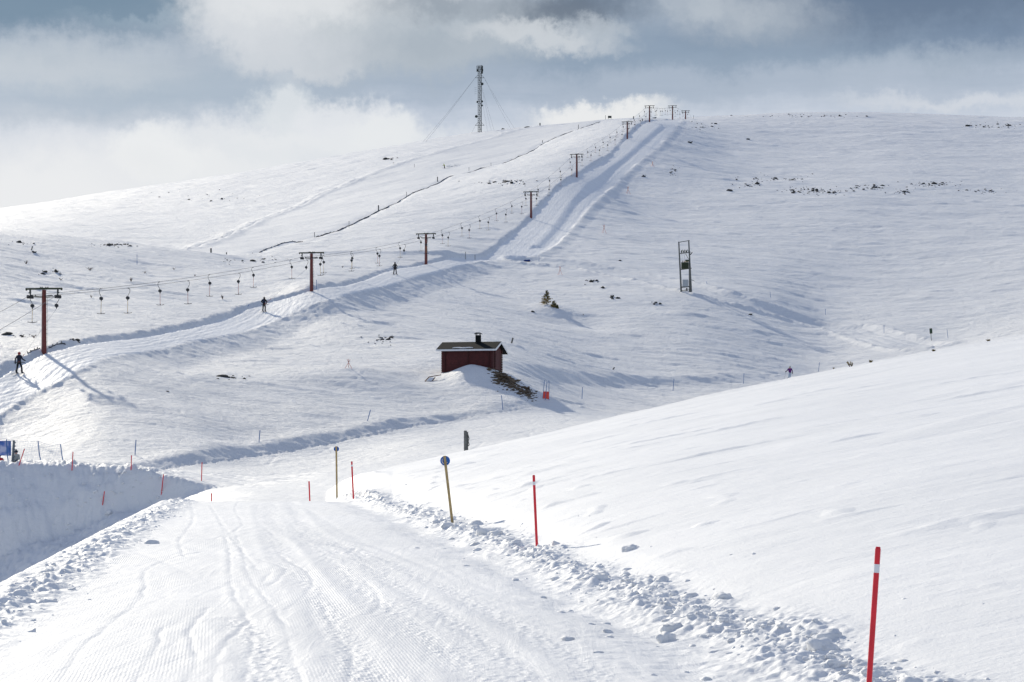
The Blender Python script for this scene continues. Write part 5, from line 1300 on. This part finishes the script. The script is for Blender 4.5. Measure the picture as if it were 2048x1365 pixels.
# cloud layer: directions bent by turbulence, so cloud edges billow
turb = VM('MULTIPLY', VM('SUBTRACT', NZ(dirn, 22, 8, .62, 'Color'), (.5,.5,.5)), (.052, 0, .032))
fine = VM('MULTIPLY', VM('SUBTRACT', NZ(dirn, 95, 6, .6, 'Color'), (.5,.5,.5)), (.016, 0, .012))
finer = VM('MULTIPLY', VM('SUBTRACT', NZ(dirn, 300, 5, .65, 'Color'), (.5,.5,.5)), (.007, 0, .006))
dd = VM('ADD', VM('ADD', VM('ADD', dirn, turb), fine), finer)
EXP = .14
def lin(c):
    return tuple((v/255.0)**2.2 for v in c)
def RGBv(c):
    t = N.new('ShaderNodeRGB'); t.outputs[0].default_value = (*c, 1); return t.outputs[0]
def MIX(f, a, b):
    t = N.new('ShaderNodeMix'); t.data_type = 'RGBA'; t.clamp_factor = True
    L.new(f, t.inputs[0])
    for v, s in ((a, 6), (b, 7)):
        L.new(v, t.inputs[s])
    return t.outputs[2]
streak = NZ(VM('MULTIPLY', VM('ADD', dirn, VM('MULTIPLY', turb, (.3,0,.2))), (9, 9, 62)), 1.0, 6, .6)
sep = N.new('ShaderNodeSeparateXYZ'); L.new(dirn, sep.inputs[0])
# overcast base from pale at the horizon to slate blue higher up
cr = N.new('ShaderNodeValToRGB'); cr.color_ramp.interpolation = 'B_SPLINE'
mr = N.new('ShaderNodeMapRange'); L.new(M('ADD', sep.outputs[2], M('MULTIPLY', M('SUBTRACT', streak, .5), .075)), mr.inputs[0]); mr.inputs[1].default_value = 0; mr.inputs[2].default_value = .5
L.new(mr.outputs[0], cr.inputs[0])
e = cr.color_ramp.elements
e[0].position = 0; e[0].color = (*lin((222,226,232)), 1); e[1].position = 1; e[1].color = (*lin((150,172,205)), 1)
for pz, c in ((.30,(205,212,224)), (.36,(176,189,206)), (.42,(128,147,169)), (.50,(118,138,163)), (.62,(150,170,196))):
    k = e.new(pz); k.color = (*lin(c), 1)
cur = cr.outputs[0]
def blob(px, py, rx, ry, c, a=1.0, soft=.5, tilt=0, warp=True, tex=0):
    """one bank of cloud: centre and half-size as directions in the sky"""
    global cur
    s = VM('SUBTRACT', dd if warp else dirn, ((px-1024)/F, 0, (HY-py)/F))
    mp = N.new('ShaderNodeMapping'); mp.vector_type = 'POINT'; mp.inputs['Rotation'].default_value = (0, R(tilt), 0); L.new(s, mp.inputs[0])
    q = VM('MULTIPLY', mp.outputs[0], (F/rx, 0, F/ry))
    d = VM('LENGTH', q)
    m_ = N.new('ShaderNodeMapRange'); m_.interpolation_type = 'SMOOTHSTEP'; L.new(d, m_.inputs[0])
    m_.inputs[1].default_value = 1+soft; m_.inputs[2].default_value = max(0, 1-soft); m_.inputs[3].default_value = 0; m_.inputs[4].default_value = a
    f = m_.outputs[0]
    if tex: f = M('MULTIPLY', f, M('MULTIPLY_ADD', M('SUBTRACT', NZ(dd, tex, 5), .5), 2.4, .9))
    cur = MIX(f, cur, RGBv(lin(c)))
SKYBLOBS = [
 (150, 30, 460, 62, (119,142,162), .85, .6, 0, True, 0),
 (330, 60, 120, 10, (168,184,198), .4, .9, 0, True, 20),
 (100, 150, 400, 48, (190,199,208), .85, .8, 3, True, 0),
 (40, 190, 300, 30, (214,218,222), .6, .9, 3, True, 12),
 (420, 200, 420, 52, (172,186,200), .75, .8, 5, True, 0),
 (60, 255, 240, 18, (184,194,206), .5, .9, 2, True, 0),
 (1330, 130, 620, 75, (140,158,178), .85, .8, 0, True, 0),
 (1830, 30, 420, 70, (102,120,144), .85, .8, 0, True, 0),
 (1980, 110, 180, 40, (116,136,162), .5, .9, 0, True, 0),
 (1850, 150, 260, 24, (174,186,200), .5, .9, 6, True, 22),
 (1500, 185, 600, 24, (180,191,206), .5, .95, 0, True, 0),
 (1420, 30, 170, 46, (192,200,208), .75, .8, -12, True, 16),
 (760, 60, 330, 90, (203,209,214), .92, .42, -3, True, 0),
 (520, 75, 130, 62, (215,219,224), .85, .42, -14, True, 0),
 (640, 130, 150, 36, (208,213,219), .85, .45, 6, True, 0),
 (600, 30, 170, 40, (224,227,230), .75, .6, 0, True, 12),
 (920, 95, 260, 52, (168,179,190), .8, .7, 6, True, 14),
 (890, 30, 110, 26, (140,152,165), .75, .8, 0, True, 0),
 (1130, 42, 105, 34, (104,116,132), .85, .8, 8, True, 0),
 (1080, 98, 130, 22, (208,213,218), .75, .6, -6, True, 0),
 (1190, 75, 50, 20, (190,198,206), .6, .7, 0, True, 0),
 (1010, 4, 220, 12, (200,206,212), .5, .8, 0, True, 0),
 (640, 330, 340, 82, (229,232,235), .97, .36, 0, True, 0),
 (345, 335, 78, 66, (233,236,238), .95, .34, 0, True, 0),
 (590, 225, 62, 44, (222,227,231), .85, .45, 0, True, 0),
 (700, 238, 90, 36, (228,231,235), .85, .45, 0, True, 0),
 (800, 262, 80, 32, (231,234,236), .85, .5, 0, True, 0),
 (560, 310, 170, 20, (214,220,227), .5, .8, -6, True, 18),
 (330, 355, 46, 30, (216,221,226), .5, .8, 0, True, 0),
 (60, 420, 380, 110, (237,238,239), .92, .8, 8, True, 0),
 (1180, 240, 130, 22, (236,237,237), .9, .5, 4, True, 0),
 (1880, 225, 160, 12, (216,220,226), .6, .9, 0, True, 0),
]
for b_ in SKYBLOBS: blob(*b_)
# thin cover over the blue sky: thick ahead, broken behind
cov = M('MULTIPLY_ADD', NZ(dirn, 2.2, 6), .9, .12)
ahead = N.new('ShaderNodeMapRange'); ahead.interpolation_type = 'SMOOTHSTEP'; L.new(sep.outputs[1], ahead.inputs[0]); ahead.inputs[1].default_value = .45; ahead.inputs[2].default_value = .9
skyc = sk.outputs[0]
cs = 1/(.10*2**EXP)
open_ = MIX(M('MULTIPLY', cov, .75), skyc, VM('MULTIPLY', RGBv(lin((178,190,220))), (cs,cs,cs)))
cur = VM('MULTIPLY', cur, (cs,cs,cs))
fin = MIX(ahead.outputs[0], open_, cur)
L.new(fin, bgn.inputs[0]); L.new(bgn.outputs[0], out.inputs[0])
vs_ = scene.view_settings; vs_.view_transform = 'Standard'; vs_.look = 'None'; vs_.gamma = 1; vs_.exposure = EXP
scene.render.engine = 'CYCLES'
